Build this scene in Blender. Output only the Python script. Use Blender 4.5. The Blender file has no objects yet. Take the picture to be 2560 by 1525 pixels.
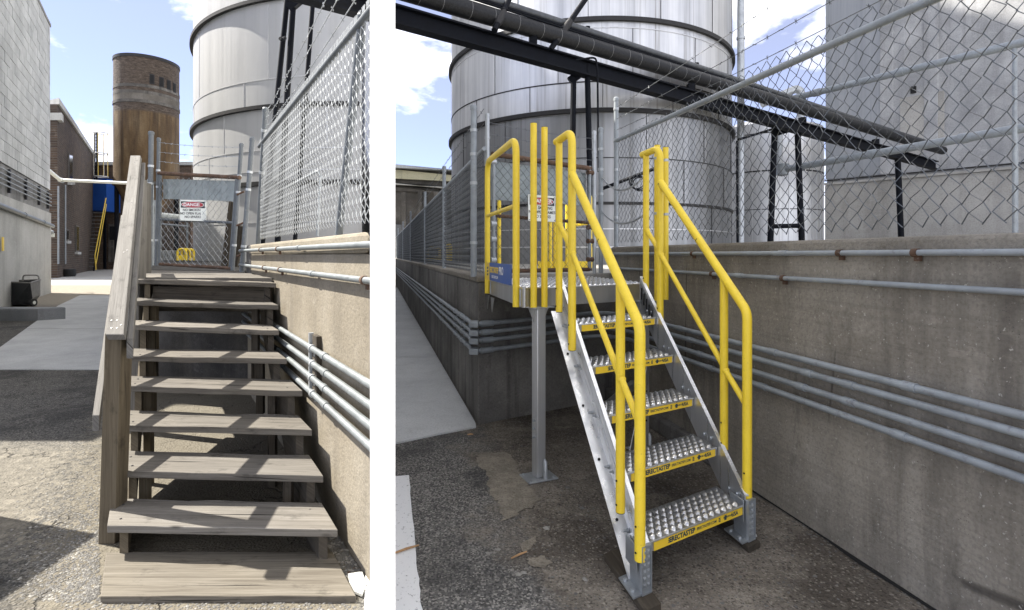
import bpy, bmesh, math, random
from mathutils import Vector as V, Matrix
random.seed(7)
S = bpy.context.scene
COL = S.collection
EYE, F, CX, HY = 1.6, 1336.0, 1280.0, 637.0

# ------------------------------------------------------------------ camera, sky, sun, exposure
cd = bpy.data.cameras.new('camera'); cam = bpy.data.objects.new('camera', cd); COL.objects.link(cam)
cam.location = (0, 0, EYE); cam.rotation_euler = (math.pi/2, 0, 0)
cd.sensor_width = 36; cd.lens = F/2560*36; cd.shift_y = -(762.5-HY)/2560
cd.clip_start = 0.05; cd.clip_end = 2000
S.camera = cam
TO_SUN = V((-.642, .18, .745)).normalized()
SUN_EL = math.asin(TO_SUN.z); SUN_AZ = math.atan2(TO_SUN.x, TO_SUN.y)
w = bpy.data.worlds.new('World'); S.world = w; w.use_nodes = True
nt = w.node_tree; nt.nodes.clear()
def wn(t, **k):
    n = nt.nodes.new(t)
    for a, b in k.items(): setattr(n, a, b)
    return n
sky = wn('ShaderNodeTexSky', sky_type='NISHITA', sun_disc=False, sun_elevation=SUN_EL, sun_rotation=SUN_AZ, air_density=.6, dust_density=.05, ozone_density=2.6, altitude=2200)
tcw = wn('ShaderNodeTexCoord')
mp = wn('ShaderNodeMapping'); mp.inputs['Scale'].default_value = (1.0, 1.0, 2.1); mp.inputs['Location'].default_value = (6*1.37+.2, 6*.71+1, 6*.33+2)
nz = wn('ShaderNodeTexNoise'); nz.inputs['Scale'].default_value = 2.6; nz.inputs['Detail'].default_value = 9; nz.inputs['Roughness'].default_value = .56; nz.inputs['Distortion'].default_value = .25
rp = wn('ShaderNodeValToRGB'); rp.color_ramp.elements[0].position = .475; rp.color_ramp.elements[1].position = .70
rp.color_ramp.elements[0].color = (.075, .075, .075, 1); rp.color_ramp.elements[1].color = (.97, .97, .97, 1)
mxw = wn('ShaderNodeMix', data_type='RGBA'); mxw.inputs[7].default_value = (14.2, 13.8, 13.2, 1)
tint = wn('ShaderNodeMix', data_type='RGBA', blend_type='MULTIPLY'); tint.inputs[0].default_value = 1.0; tint.inputs[7].default_value = (.70, .635, .72, 1)
bg = wn('ShaderNodeBackground'); bg.inputs['Strength'].default_value = .115
ow = wn('ShaderNodeOutputWorld')
for a, b in ((tcw.outputs['Generated'], mp.inputs[0]), (mp.outputs[0], nz.inputs['Vector']), (nz.outputs[0], rp.inputs[0]), (rp.outputs[0], mxw.inputs[0]),
             (sky.outputs[0], tint.inputs[6]), (tint.outputs[2], mxw.inputs[6]), (mxw.outputs[2], bg.inputs[0]), (bg.outputs[0], ow.inputs[0])): nt.links.new(a, b)
sl = bpy.data.lights.new('sun', 'SUN'); sl.energy = 4.6; sl.angle = math.radians(.55); sl.color = (1, .945, .86)
so = bpy.data.objects.new('sun', sl); COL.objects.link(so); so.rotation_euler = (-TO_SUN).to_track_quat('-Z', 'Y').to_euler(); so.location = (-20, 5, 30)
vs = S.view_settings
vs.view_transform = 'Standard'; vs.look = 'None'; vs.exposure = 1.66; vs.gamma = 1; vs.use_curve_mapping = False
S.cycles.max_bounces = 6; S.cycles.use_denoising = True

# ------------------------------------------------------------------ picking points of the place
def P(x, y, Y): return V(((x-CX)/F*Y, Y, EYE+(HY-y)/F*Y))
def G(x, y, z=0.0):
    Y = (EYE-z)*F/(y-HY); return V(((x-CX)/F*Y, Y, z))
BL, BR, BF = -.6557, -.2253, -.25
DL = V((BL, 1, 0)); DR = V((BR, 1, 0)); LR = V((.8495, .5275, 0)); Z = V((0, 0, 1))
def onplane(a, b, x, y):
    Y = a/((x-CX)/F-b); return P(x, y, Y)

# ------------------------------------------------------------------ mesh builder and object helpers
class MB:
    def __init__(s): s.v = []; s.f = []; s.m = []
    def add(s, vs_, fs, m=0):
        o = len(s.v); s.v += [V(p) for p in vs_]; s.f += [[i+o for i in f] for f in fs]; s.m += [m]*len(fs); return s
    def obox(s, c, a, b, d, m=0):
        c = V(c); a = V(a); b = V(b); d = V(d)
        q = [c+i*a+j*b+k*d for i in (-1, 1) for j in (-1, 1) for k in (-1, 1)]
        return s.add(q, [(0, 1, 3, 2), (4, 6, 7, 5), (0, 4, 5, 1), (2, 3, 7, 6), (0, 2, 6, 4), (1, 5, 7, 3)], m)
    def box(s, x0, x1, y0, y1, z0, z1, m=0):
        return s.obox(((x0+x1)/2, (y0+y1)/2, (z0+z1)/2), ((x1-x0)/2, 0, 0), (0, (y1-y0)/2, 0), (0, 0, (z1-z0)/2), m)
    def prism(s, pts, d, m=0):
        n = len(pts); d = V(d); pts = [V(p) for p in pts]
        return s.add(pts+[p+d for p in pts], [list(range(n)), list(range(2*n-1, n-1, -1))]+[(i, (i+1) % n, n+(i+1) % n, n+i) for i in range(n)], m)
    def beam(s, p0, p1, wd, h, up=Z, m=0):
        p0 = V(p0); p1 = V(p1); t = (p1-p0).normalized(); sd = t.cross(up).normalized(); u = sd.cross(t)
        return s.obox((p0+p1)/2, (p1-p0)/2, sd*wd/2, u*h/2, m)
    def tube(s, pts, r, n=12, cap=True, m=0):
        pts = [V(p) for p in pts]; N = len(pts); T = []
        for i in range(N):
            a = pts[max(i-1, 0)]; b = pts[min(i+1, N-1)]; T.append((b-a).normalized())
        u = T[0].orthogonal().normalized(); vs_ = []; rr = r if isinstance(r, (list, tuple)) else [r]*N
        for i in range(N):
            u = (u-T[i]*u.dot(T[i])).normalized(); w_ = T[i].cross(u)
            for k in range(n):
                a = 2*math.pi*k/n; vs_.append(pts[i]+(u*math.cos(a)+w_*math.sin(a))*rr[i])
        fs = [(i*n+k, i*n+(k+1) % n, (i+1)*n+(k+1) % n, (i+1)*n+k) for i in range(N-1) for k in range(n)]
        if cap: fs += [list(range(n))[::-1], list(range((N-1)*n, N*n))]
        return s.add(vs_, fs, m)
    def lathe(s, prof, c, n=48, cap=True, m=0):
        c = V(c); vs_ = [c+V((r*math.cos(2*math.pi*k/n), r*math.sin(2*math.pi*k/n), z)) for r, z in prof for k in range(n)]
        fs = [(i*n+k, i*n+(k+1) % n, (i+1)*n+(k+1) % n, (i+1)*n+k) for i in range(len(prof)-1) for k in range(n)]
        if cap: fs += [list(range(n))[::-1], list(range((len(prof)-1)*n, len(prof)*n))]
        return s.add(vs_, fs, m)
    def build(s, name, mat, parent=None, loc=None, uv=None, bevel=0, sharp=40, kind=None, smooth=True):
        L = V(loc) if loc is not None else (base(parent) if parent else V((0, 0, 0)))
        me = bpy.data.meshes.new(name)
        me.from_pydata([p-L for p in s.v], [], s.f)
        for m_ in (mat if isinstance(mat, (list, tuple)) else [mat]): me.materials.append(m_)
        me.polygons.foreach_set('material_index', s.m)
        bm = bmesh.new(); bm.from_mesh(me); bmesh.ops.recalc_face_normals(bm, faces=bm.faces); bm.to_mesh(me); bm.free()
        if uv:
            a = V(uv[0]).normalized(); b = V(uv[1]); b = (b-a*a.dot(b)).normalized(); c = a.cross(b); ox = random.random()*50
            ul = me.uv_layers.new(name='UVMap').data; co = [v.co for v in me.vertices]
            for l in me.loops:
                p = co[l.vertex_index]; ul[l.index].uv = (p.dot(a)+ox, p.dot(b)+p.dot(c)*.8+ox*.37)
        if smooth:
            me.polygons.foreach_set('use_smooth', [True]*len(me.polygons)); me.set_sharp_from_angle(angle=math.radians(sharp))
        me.update()
        o = bpy.data.objects.new(name, me); COL.objects.link(o)
        if parent: o.parent = parent
        else: o.location = L
        if bevel:
            bv = o.modifiers.new('bevel', 'BEVEL'); bv.width = bevel; bv.segments = 2; bv.limit_method = 'ANGLE'; bv.angle_limit = math.radians(50)
        if kind: o['kind'] = kind
        return o
_base = {}
def base(o):
    while o.parent: o = o.parent
    return V(o.location)
def thing(name, label, cat, loc=(0, 0, 0), group=None):
    o = bpy.data.objects.new(name, None); o.empty_display_size = .2; COL.objects.link(o); o.location = loc
    o['label'] = label; o['category'] = cat
    if group: o['group'] = group
    return o
def tag(o, label, cat, group=None):
    o['label'] = label; o['category'] = cat
    if group: o['group'] = group
    return o
def copy_part(src, parent, off, name=None):
    c = src.copy(); c.parent = parent; c.location = off; COL.objects.link(c); return c
def fillet(pts, r, n=7):
    pts = [V(p) for p in pts]; out = [pts[0]]
    for i in range(1, len(pts)-1):
        p = pts[i]; a = (pts[i-1]-p); b = (pts[i+1]-p); la, lb = a.length, b.length; a.normalize(); b.normalize()
        ang = a.angle(b); d = min(r/math.tan(ang/2), la*.49, lb*.49)
        p0 = p+a*d; p1 = p+b*d
        for k in range(n+1):
            t = k/n; out.append((1-t)**2*p0+2*t*(1-t)*p+t*t*p1)
    return out+[pts[-1]]

# ------------------------------------------------------------------ materials
class MT:
    def __init__(s, name, col=(.5, .5, .5), rough=.6, metal=0.0, spec=.5):
        s.mat = bpy.data.materials.new(name); s.mat.use_nodes = True; s.t = s.mat.node_tree
        s.b = s.t.nodes['Principled BSDF']; s.set('Roughness', rough); s.set('Metallic', metal); s.set('Specular IOR Level', spec)
        s.set('Base Color', (*col, 1))
        s.geo = s.t.nodes.new('ShaderNodeNewGeometry').outputs['Position']
        s.tc = s.t.nodes.new('ShaderNodeTexCoord'); s.uv = s.tc.outputs['UV']; s.ob = s.tc.outputs['Object']
        s.rnd = s.t.nodes.new('ShaderNodeObjectInfo').outputs['Random']
    def put(s, sock, v):
        if isinstance(v, bpy.types.NodeSocket): s.t.links.new(v, sock)
        elif v is not None: sock.default_value = v if not (isinstance(v, tuple) and len(v) == 3 and sock.type == 'RGBA') else (*v, 1)
    def set(s, k, v): s.put(s.b.inputs[k], v)
    def mapv(s, vec, sc=(1, 1, 1), loc=(0, 0, 0)):
        n = s.t.nodes.new('ShaderNodeMapping'); n.inputs['Scale'].default_value = sc; n.inputs['Location'].default_value = loc; s.put(n.inputs[0], vec); return n.outputs[0]
    def noise(s, scale, sc=(1, 1, 1), det=5, rough=.6, vec=None, dist=0, loc=(0, 0, 0)):
        n = s.t.nodes.new('ShaderNodeTexNoise'); s.put(n.inputs['Vector'], s.mapv(vec or s.geo, sc, loc)); n.inputs['Scale'].default_value = scale
        n.inputs['Detail'].default_value = det; n.inputs['Roughness'].default_value = rough; n.inputs['Distortion'].default_value = dist; return n.outputs['Fac']
    def voro(s, scale, feat='F1', sc=(1, 1, 1), vec=None, out='Distance'):
        n = s.t.nodes.new('ShaderNodeTexVoronoi'); n.feature = feat; n.inputs['Scale'].default_value = scale; s.put(n.inputs['Vector'], s.mapv(vec or s.geo, sc)); return n.outputs[out]
    def ramp(s, fac, *stops, interp='LINEAR'):
        n = s.t.nodes.new('ShaderNodeValToRGB'); s.put(n.inputs[0], fac); e = n.color_ramp.elements; n.color_ramp.interpolation = interp
        while len(e) < len(stops): e.new(.5)
        for k, (p, c) in enumerate(stops):
            e[k].position = p; c = (c, c, c) if isinstance(c, (int, float)) else c; e[k].color = (*c, 1)
        return n.outputs[0]
    def mix(s, f, a, b, mode='MIX'):
        n = s.t.nodes.new('ShaderNodeMix'); n.data_type = 'RGBA'; n.blend_type = mode; s.put(n.inputs[0], f); s.put(n.inputs[6], a); s.put(n.inputs[7], b); return n.outputs[2]
    def mth(s, op, a, b=None, c=None):
        n = s.t.nodes.new('ShaderNodeMath'); n.operation = op; s.put(n.inputs[0], a)
        if b is not None: s.put(n.inputs[1], b)
        if c is not None: s.put(n.inputs[2], c)
        return n.outputs[0]
    def xyz(s, vec=None):
        n = s.t.nodes.new('ShaderNodeSeparateXYZ'); s.put(n.inputs[0], vec or s.geo); return n.outputs
    def lin(s, a, b, c, soft=.1, nz=None, amp=0.0):
        x = s.xyz(); e = s.mth('ADD', s.mth('MULTIPLY', x[0], a), s.mth('MULTIPLY_ADD', x[1], b, c))
        if nz is not None: e = s.mth('ADD', e, s.mth('MULTIPLY_ADD', nz, 2*amp, -amp))
        n = s.t.nodes.new('ShaderNodeMapRange'); n.clamp = True; s.put(n.inputs[0], e); n.inputs[1].default_value = -soft; n.inputs[2].default_value = soft; return n.outputs[0]
    def bump(s, h, st=.5, d=.01, chain=None):
        n = s.t.nodes.new('ShaderNodeBump'); n.inputs['Strength'].default_value = st; n.inputs['Distance'].default_value = d; s.put(n.inputs['Height'], h)
        if chain: s.put(n.inputs['Normal'], chain)
        s.set('Normal', n.outputs[0]); return n.outputs[0]

def wood(name, dark, mid, light, warm=None):
    m = MT(name, rough=.85, spec=.25)
    a = m.noise(1, (1.1, 26, 1), 5, .65, m.uv, .6)
    b = m.noise(1, (3, 190, 1), 3, .6, m.uv)
    k = m.noise(1, (1.5, 2.2, 1), 4, .6, m.uv)
    wv = m.t.nodes.new('ShaderNodeTexWave'); wv.bands_direction = 'Y'; wv.inputs['Scale'].default_value = 4.2; wv.inputs['Distortion'].default_value = 9; wv.inputs['Detail'].default_value = 2.5; wv.inputs['Detail Scale'].default_value = .7
    m.put(wv.inputs['Vector'], m.mapv(m.uv, (.45, 3.2, 1)))
    c = m.ramp(a, (.28, dark), (.5, mid), (.75, light))
    c = m.mix(m.mth('MULTIPLY', m.ramp(wv.outputs['Fac'], (.0, 1.0), (.35, 0.0)), .3), c, dark)
    c = m.mix(m.ramp(b, (.34, .5), (.46, 0.0)), c, tuple(x*.6 for x in dark))
    c = m.mix(m.ramp(k, (.42, 0.0), (.7, .55)), c, warm or light)
    ck = m.ramp(m.noise(1, (.9, 40, 1), 3, .55, m.uv, .4, loc=(3, 5, 0)), (.315, 1.0), (.35, 0.0))
    c = m.mix(ck, c, tuple(x*.18 for x in dark))
    kn = m.ramp(m.voro(1, 'F1', (1.7, 5.5, 1), m.uv), (.035, 1.0), (.075, 0.0))
    c = m.mix(m.mth('MULTIPLY', kn, .75), c, tuple(x*.3 for x in dark))
    wr = m.ramp(m.noise(1, (5, 9, 1), 6, .7, m.uv, 0, loc=(9, 2, 0)), (.56, 0.0), (.68, .6)); c = m.mix(wr, c, tuple(x*.5 for x in dark))
    c = m.mix(m.mth('MULTIPLY', m.rnd, .7), c, (1.02, .965, .87), 'MULTIPLY')
    v = m.t.nodes.new('ShaderNodeHueSaturation'); m.put(v.inputs['Value'], m.mth('MULTIPLY_ADD', m.mth('FRACT', m.mth('MULTIPLY', m.rnd, 7.3)), .40, .80)); m.put(v.inputs['Color'], c)
    m.set('Base Color', v.outputs[0])
    h = m.mth('SUBTRACT', m.mth('ADD', m.mth('MULTIPLY', b, .5), a), m.mth('MULTIPLY', ck, 1.2))
    m.bump(h, .55, .006); return m.mat

def concrete(name, base_, dark, light, streak=.5, pits=.5, rough=.9, bumpd=.006, scale=1.0, stain=(.1, .09, .075)):
    m = MT(name, rough=rough, spec=.25)
    big = m.noise(1.1*scale, det=7, rough=.62); fine = m.noise(60*scale, det=4); st = m.noise(1, (5*scale, 5*scale, .35*scale), 5, .65)
    c = m.ramp(big, (.3, dark), (.52, base_), (.72, light))
    c = m.mix(m.mth('MULTIPLY', m.ramp(st, (.5, 0.0), (.72, 1.0)), streak), c, stain)
    c = m.mix(m.mth('MULTIPLY', m.ramp(m.noise(7*scale, (1, 1, 1.6), 6, .7), (.56, 0.0), (.68, 1.0)), .45), c, light)
    c = m.mix(m.ramp(fine, (.3, .35), (.55, 0.0)), c, tuple(x*.45 for x in dark))
    sp = m.ramp(m.voro(70*scale), (.10, 1.0), (.2, 0.0)); gate = m.ramp(m.noise(9*scale), (.5, 0.0), (.62, 1.0))
    pit = m.mth('MULTIPLY', m.mth('MULTIPLY', sp, gate), pits)
    c = m.mix(pit, c, tuple(x*.35 for x in dark)); m.set('Base Color', c)
    m.bump(m.mth('SUBTRACT', m.mth('ADD', fine, m.mth('MULTIPLY', m.noise(14*scale, det=5), 1.3)), pit), .6, bumpd); return m

def steel(name, a, b, rough=.38, metal=.75, streak=.5, dirt=(.12, .11, .10), scale=1.0):
    m = MT(name, rough=rough, metal=metal)
    s1 = m.noise(1, (3.2*scale, 3.2*scale, .10*scale), 6, .65); s2 = m.noise(1, (14*scale, 14*scale, .22*scale), 4, .6); bl = m.noise(.35*scale, det=4)
    c = m.ramp(s1, (.3, a), (.7, b)); c = m.mix(m.mth('MULTIPLY', m.ramp(s2, (.56, 0.0), (.74, 1.0)), streak), c, dirt)
    c = m.mix(m.mth('MULTIPLY', m.ramp(bl, (.45, 0.0), (.7, 1.0)), .35), c, tuple(x*.7 for x in a))
    m.set('Base Color', c); m.set('Roughness', m.ramp(s2, (.3, rough-.08), (.7, rough+.14)))
    m.bump(m.mth('ADD', bl, m.mth('MULTIPLY', s1, .3)), .12, .05); return m.mat

def paint(name, col, rough=.4, metal=0, var=.12, bumps=.0, wear=None, spec=.5):
    m = MT(name, col, rough, metal, spec); n = m.noise(9, det=5)
    c = m.mix(m.ramp(n, (.3, 0.0), (.7, 1.0)), tuple(x*(1-var) for x in col), tuple(min(1, x*(1+var)) for x in col))
    if wear: c = m.mix(m.ramp(m.noise(22, det=6, rough=.7), (.58, 0.0), (.66, 1.0)), c, wear)
    m.set('Base Color', c); m.set('Roughness', m.mth('MULTIPLY_ADD', n, .2, rough-.1))
    if bumps: m.bump(m.noise(90, det=2), bumps, .002)
    return m.mat

W_TREAD = wood('weathered_tread_wood', (0.0658, 0.0595, 0.0512), (0.1176, 0.1091, 0.0966), (0.1665, 0.1572, 0.1414), (0.1434, 0.1299, 0.1084))
W_RAIL = wood('weathered_rail_wood', (0.0850, 0.0800, 0.0723), (0.1367, 0.1311, 0.1210), (0.1879, 0.1811, 0.1675), (0.1577, 0.1502, 0.1350))
W_POST = wood('tan_post_wood', (0.0718, 0.0574, 0.0387), (0.1342, 0.1123, 0.0780), (0.1778, 0.1498, 0.1061), (0.1435, 0.1186, 0.0811))
W_PLANK = wood('yellowed_plank_wood', (0.0624, 0.0543, 0.0431), (0.1205, 0.1108, 0.0938), (0.1634, 0.1538, 0.1345), (0.1419, 0.1289, 0.1041))
W_DARK = wood('dark_old_wood', (0.0270, 0.0228, 0.0180), (0.0600, 0.0510, 0.0396), (0.0960, 0.0840, 0.0660))
CONC_L = concrete('sunlit_wall_concrete', (0.2368, 0.2072, 0.1566), (0.1687, 0.1450, 0.1073), (0.3019, 0.2723, 0.2176), .35, .55).mat
CONC_R = concrete('damp_wall_concrete', (.185, .172, .148), (.11, .10, .085), (.26, .243, .21), .6, .5, stain=(.04, .036, .032)).mat
CONC_D = concrete('streaked_wall_concrete', (.18, .172, .157), (.10, .094, .085), (.28, .267, .242), .8, .4, stain=(.035, .032, .03)).mat
CONC_CAP = concrete('coarse_cap_concrete', (.23, .21, .175), (.14, .125, .10), (.31, .285, .24), .2, .9, bumpd=.012).mat
PATH = concrete('smooth_path_concrete', (.40, .405, .395), (.33, .335, .33), (.47, .475, .465), .12, .25, bumpd=.002).mat
PATH_R = concrete('pale_path_concrete', (.62, .63, .62), (.54, .55, .545), (.68, .69, .68), .12, .3, bumpd=.002).mat
KERB = concrete('grey_painted_concrete', (.20, .21, .215), (.15, .155, .16), (.26, .265, .27), .2, .3).mat
BASEC = concrete('pale_base_concrete', (.46, .46, .43), (.34, .34, .32), (.54, .54, .51), .3, .4, scale=.5, stain=(.22, .21, .19)).mat
PARTW = MT('white_plaster', (.86, .86, .85), .8, 0, .2)
PARTW.bump(PARTW.noise(30, det=5), .1, .003); PARTW = PARTW.mat
TANK_L = steel('pale_tank_steel', (0.3853, 0.3853, 0.3784), (0.4678, 0.4678, 0.4610), .5, .3, .14, scale=.5, dirt=(0.2270, 0.2202, 0.2064))
TANK_R = steel('streaked_tank_steel', (.42, .425, .435), (.72, .72, .715), .40, .68, .8, dirt=(.24, .225, .205), scale=1.25)
TANK_LOW = steel('dull_dark_reflection_steel', (0.1800, 0.1845, 0.1845), (0.3600, 0.3600, 0.3600), .4, .7, .6, dirt=(0.1530, 0.1485, 0.1395), scale=.9)  # duller lower steel; part of its dark tone stands in for reflections
TANK_G = steel('blue_grey_panel', (.24, .255, .27), (.34, .35, .36), .5, .2, .3, dirt=(.17, .175, .18))
TANK_B = steel('plain_tank_steel', (.52, .52, .52), (.68, .68, .67), .4, .7, .3)
BAND = paint('dark_band_steel', (.022, .021, .021), .6, .3, .3)
GALV = paint('galvanised_steel', (.42, .44, .45), .42, .55, .16, .15, wear=(.30, .31, .32))
GALVS = paint('sunlit_post_steel', (0.1115, 0.1246, 0.1345), .55, .15, .18, .1, wear=(0.1574, 0.1673, 0.1738))
GALVP = paint('grey_painted_pipe', (.27, .295, .31), .5, .15, .18, .1, wear=(.21, .22, .23))
GALVL = paint('bright_conduit', (0.1980, 0.2160, 0.2190), .45, .35, .15, .1, wear=(0.1560, 0.1680, 0.1680))
WIRE = paint('galvanised_wire', (0.3142, 0.3291, 0.3366), .38, .6, .1)
WIRE_D = paint('weathered_wire', (0.1100, 0.1183, 0.1238), .45, .5, .2)
ALU = steel('bare_aluminium', (.60, .61, .62), (.76, .77, .775), .30, .88, .1, scale=2.2, dirt=(.5, .5, .5))
ALU_D = steel('dull_aluminium', (.36, .365, .36), (.47, .47, .46), .36, .85, .2, scale=2.0)
ALU_LEG = steel('mill_aluminium_leg', (.50, .505, .50), (.62, .625, .62), .42, .7, .15, scale=2.0)
CAST = paint('cast_bracket', (.36, .385, .40), .42, .6, .2, .3)
YEL = paint('yellow_powder_coat', (.84, .61, .03), .42, 0, .07, .15)
_m = MT('_'); bpy.data.materials.remove(_m.mat)
m = MT('yellow_handrail_paint', rough=.42); n = m.noise(7, det=6, rough=.7); f = m.noise(38, (1, 1, .5), 6, .75)
c = m.mix(m.ramp(n, (.3, 0.0), (.7, 1.0)), (.76, .545, .03), (.88, .65, .04)); c = m.mix(m.ramp(f, (.64, 0.0), (.70, .75)), c, (.55, .40, .05)); c = m.mix(m.ramp(m.noise(120, det=3), (.30, .4), (.36, 0.0)), c, (.30, .23, .08))
m.set('Base Color', c); m.set('Roughness', m.mth('MULTIPLY_ADD', f, .35, .25)); m.bump(m.noise(60, det=4), .12, .002); YEL = m.mat
YELF = paint('yellow_label', (.84, .58, .04), .45, 0, .04)
YELD = paint('dusty_yellow', (.74, .52, .07), .5, 0, .12)
BLACK = paint('black_steel', (.004, .005, .008), .6, 0, .4, .1, spec=.12)
INSUL = MT('black_pipe_wrap', (.03, .032, .034), .5, 0, .28)
_x = INSUL.noise(1, (30, 30, 30), 4, .7); INSUL.set('Base Color', INSUL.mix(INSUL.ramp(_x, (.35, 0.0), (.75, 1.0)), (.005, .0055, .007), (.026, .027, .029))); INSUL.set('Roughness', INSUL.ramp(_x, (.3, .35), (.7, .6))); INSUL.bump(INSUL.noise(40, det=5), .4, .01); INSUL = INSUL.mat
PALE = paint('pale_strap', (.55, .55, .53), .5)
DPIPE = paint('dark_weathered_pipe', (.075, .08, .085), .45, .3, .3, .2)
STRAPG = paint('dull_strap', (.20, .20, .20), .5)
RUST = paint('rusty_steel', (.10, .058, .036), .85, .1, .45, .5, wear=(.22, .20, .185))
PLATE = paint('grey_gate_plate', (.28, .315, .315), .55, .1, .14, wear=(.22, .245, .24))
SIGNW = paint('off_white_sign', (.74, .76, .70), .45)
SIGNK = paint('sign_black', (.02, .02, .022), .45)
SIGNR = paint('sign_red', (.36, .025, .035), .45)
BLUE = paint('sign_blue', (.01, .075, .33), .4)
BLUEB = paint('blue_box_paint', (.012, .07, .30), .5)
INK = paint('dark_blue_ink', (.015, .05, .075), .5)
WHITEP = paint('white_print', (.8, .8, .8), .5)
HOLE = paint('dark_hole', (.008, .008, .008), .9)
RUBBER = paint('black_rubber', (.02, .02, .02), .8)
CARTD = paint('shaded_cart_paint', (.022, .024, .026), .55, 0, .3, wear=(.05, .05, .05))
CARTG = paint('lit_cart_paint', (.17, .165, .15), .6, 0, .25)
STONE = paint('pale_stone', (.23, .22, .195), .9, 0, .3, .5)
STONED = paint('grey_stone', (.12, .115, .105), .9, 0, .4, .5)
STICK = paint('dry_stick', (.42, .25, .12), .8, 0, .3)
GLASS = paint('dark_glass', (.02, .022, .025), .15)
CREAM = concrete('cream_wall', (.55, .52, .36), (.42, .40, .28), (.62, .60, .44), .55, .1, scale=.3, stain=(.16, .15, .13)).mat
DARKB = concrete('sooty_wall', (.13, .12, .105), (.065, .06, .055), (.26, .245, .22), .8, .2, scale=.4, stain=(.04, .04, .037)).mat
BLOCKM = concrete('painted_block', (.50, .51, .50), (.38, .39, .385), (.60, .61, .60), .32, .3, scale=.6, stain=(.24, .24, .235))
_v = BLOCKM.t.nodes.new('ShaderNodeHueSaturation'); _l = BLOCKM.b.inputs['Base Color'].links[0].from_socket
BLOCKM.put(_v.inputs['Value'], BLOCKM.mth('MULTIPLY_ADD', BLOCKM.rnd, .2, .88)); BLOCKM.put(_v.inputs['Color'], _l); BLOCKM.set('Base Color', _v.outputs[0]); BLOCKM = BLOCKM.mat
JOINT = concrete('dark_joint', (0.2720, 0.2720, 0.2635), (0.1530, 0.1530, 0.1496), (0.4080, 0.4080, 0.3995), .3, .2).mat
CR = concrete('damp_wall_concrete_formed', (.27, .246, .203), (.165, .147, .118), (.36, .33, .275), .6, .8, stain=(.075, .066, .055))
_z = CR.xyz()[2]; _b = CR.b.inputs['Base Color'].links[0].from_socket
_n = CR.noise(1, (.5, .5, 55), 4, .6); _w = CR.mth('MULTIPLY', CR.ramp(CR.noise(6, (1, 1, .25), 6, .72), (.52, 0.0), (.66, .7)), CR.ramp(CR.noise(1.3, det=3, loc=(3, 3, 3)), (.45, 0.0), (.6, 1.0)))
_b = CR.mix(_w, _b, (.09, .08, .068)); _b = CR.mix(CR.ramp(_n, (.35, .2), (.5, 0.0)), _b, (.11, .10, .085))
_e = CR.mth('MULTIPLY', CR.ramp(CR.voro(.9, 'DISTANCE_TO_EDGE', (1, 1, .7)), (.003, 1.0), (.008, 0.0)), CR.ramp(CR.noise(1.1, loc=(1, 8, 2)), (.52, 0.0), (.58, .8)))
_b = CR.mix(_e, _b, (.045, .04, .035)); _s = CR.ramp(CR.noise(55, det=2), (.66, 0.0), (.72, .8)); _b = CR.mix(_s, _b, (.42, .40, .35)); CR.set('Base Color', _b)
CR.bump(CR.mth('ADD', CR.mth('MULTIPLY', _n, .8), CR.noise(110, det=3)), .6, .006); CONC_R = CR.mat
GREYB = concrete('peeling_grey_wall', (.36, .362, .36), (.24, .245, .25), (.50, .50, .497), .75, .6, scale=.6, stain=(.24, .24, .24)).mat
BEIGEB = concrete('beige_lower_wall', (.37, .358, .33), (.27, .26, .235), (.45, .437, .405), .4, .3, scale=.45, stain=(.15, .14, .125)).mat

def brickmat(name, c1, c2, mortar, ax):
    m = MT(name, rough=.9, spec=.2); x = m.xyz(m.ob)
    cb = m.t.nodes.new('ShaderNodeCombineXYZ'); m.put(cb.inputs[0], x[ax]); m.put(cb.inputs[1], x[2])
    b = m.t.nodes.new('ShaderNodeTexBrick'); m.put(b.inputs['Vector'], cb.outputs[0]); b.inputs['Scale'].default_value = 1.0
    b.inputs['Brick Width'].default_value = .5; b.inputs['Row Height'].default_value = .17; b.inputs['Mortar Size'].default_value = .018; b.inputs['Bias'].default_value = -.1
    m.put(b.inputs['Color1'], c1); m.put(b.inputs['Color2'], c2); m.put(b.inputs['Mortar'], mortar)
    n = m.noise(.5, det=7, rough=.7); c = m.mix(m.ramp(n, (.42, 0.0), (.7, .75)), b.outputs[0], (.06, .052, .045))
    c = m.mix(m.ramp(m.noise(2.5, det=6, rough=.7), (.55, 0.0), (.75, .5)), c, (.26, .22, .17)); m.set('Base Color', c)
    m.bump(b.outputs['Fac'], .5, -.03); return m.mat
BRICK_S = brickmat('brown_brick', (0.0913, 0.0608, 0.0437), (0.0500, 0.0352, 0.0269), (0.1178, 0.1120, 0.0974), 1)
BRICK_F = brickmat('brown_brick_front', (0.1190, 0.0770, 0.0525), (0.0770, 0.0525, 0.0385), (0.1400, 0.1260, 0.1050), 0)
m = MT('stained_silo_concrete', rough=.8, spec=.35); zz = m.xyz(m.ob)[2]
n1 = m.noise(.9, (1, 1, .35), 7, .68); n2 = m.noise(1, (2.2, 2.2, .12), 6, .7); n3 = m.noise(3.2, (1, 1, 3.0), 5, .7)
up = m.ramp(m.mth('MULTIPLY_ADD', zz, .1, -.38), (.93, 0.0), (.95, 1.0))
lo = m.ramp(n1, (.3, (.048, .028, .013)), (.5, (.11, .068, .030)), (.66, (.165, .115, .06)))
lo = m.mix(m.ramp(n2, (.46, 0.0), (.64, .85)), lo, (.045, .03, .018))
hi = m.ramp(n3, (.34, (.04, .029, .021)), (.55, (.085, .064, .048)), (.7, (.135, .108, .082)))
m.set('Base Color', m.mix(up, lo, hi)); m.bump(n3, .6, .08); SILO = m.mat

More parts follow.
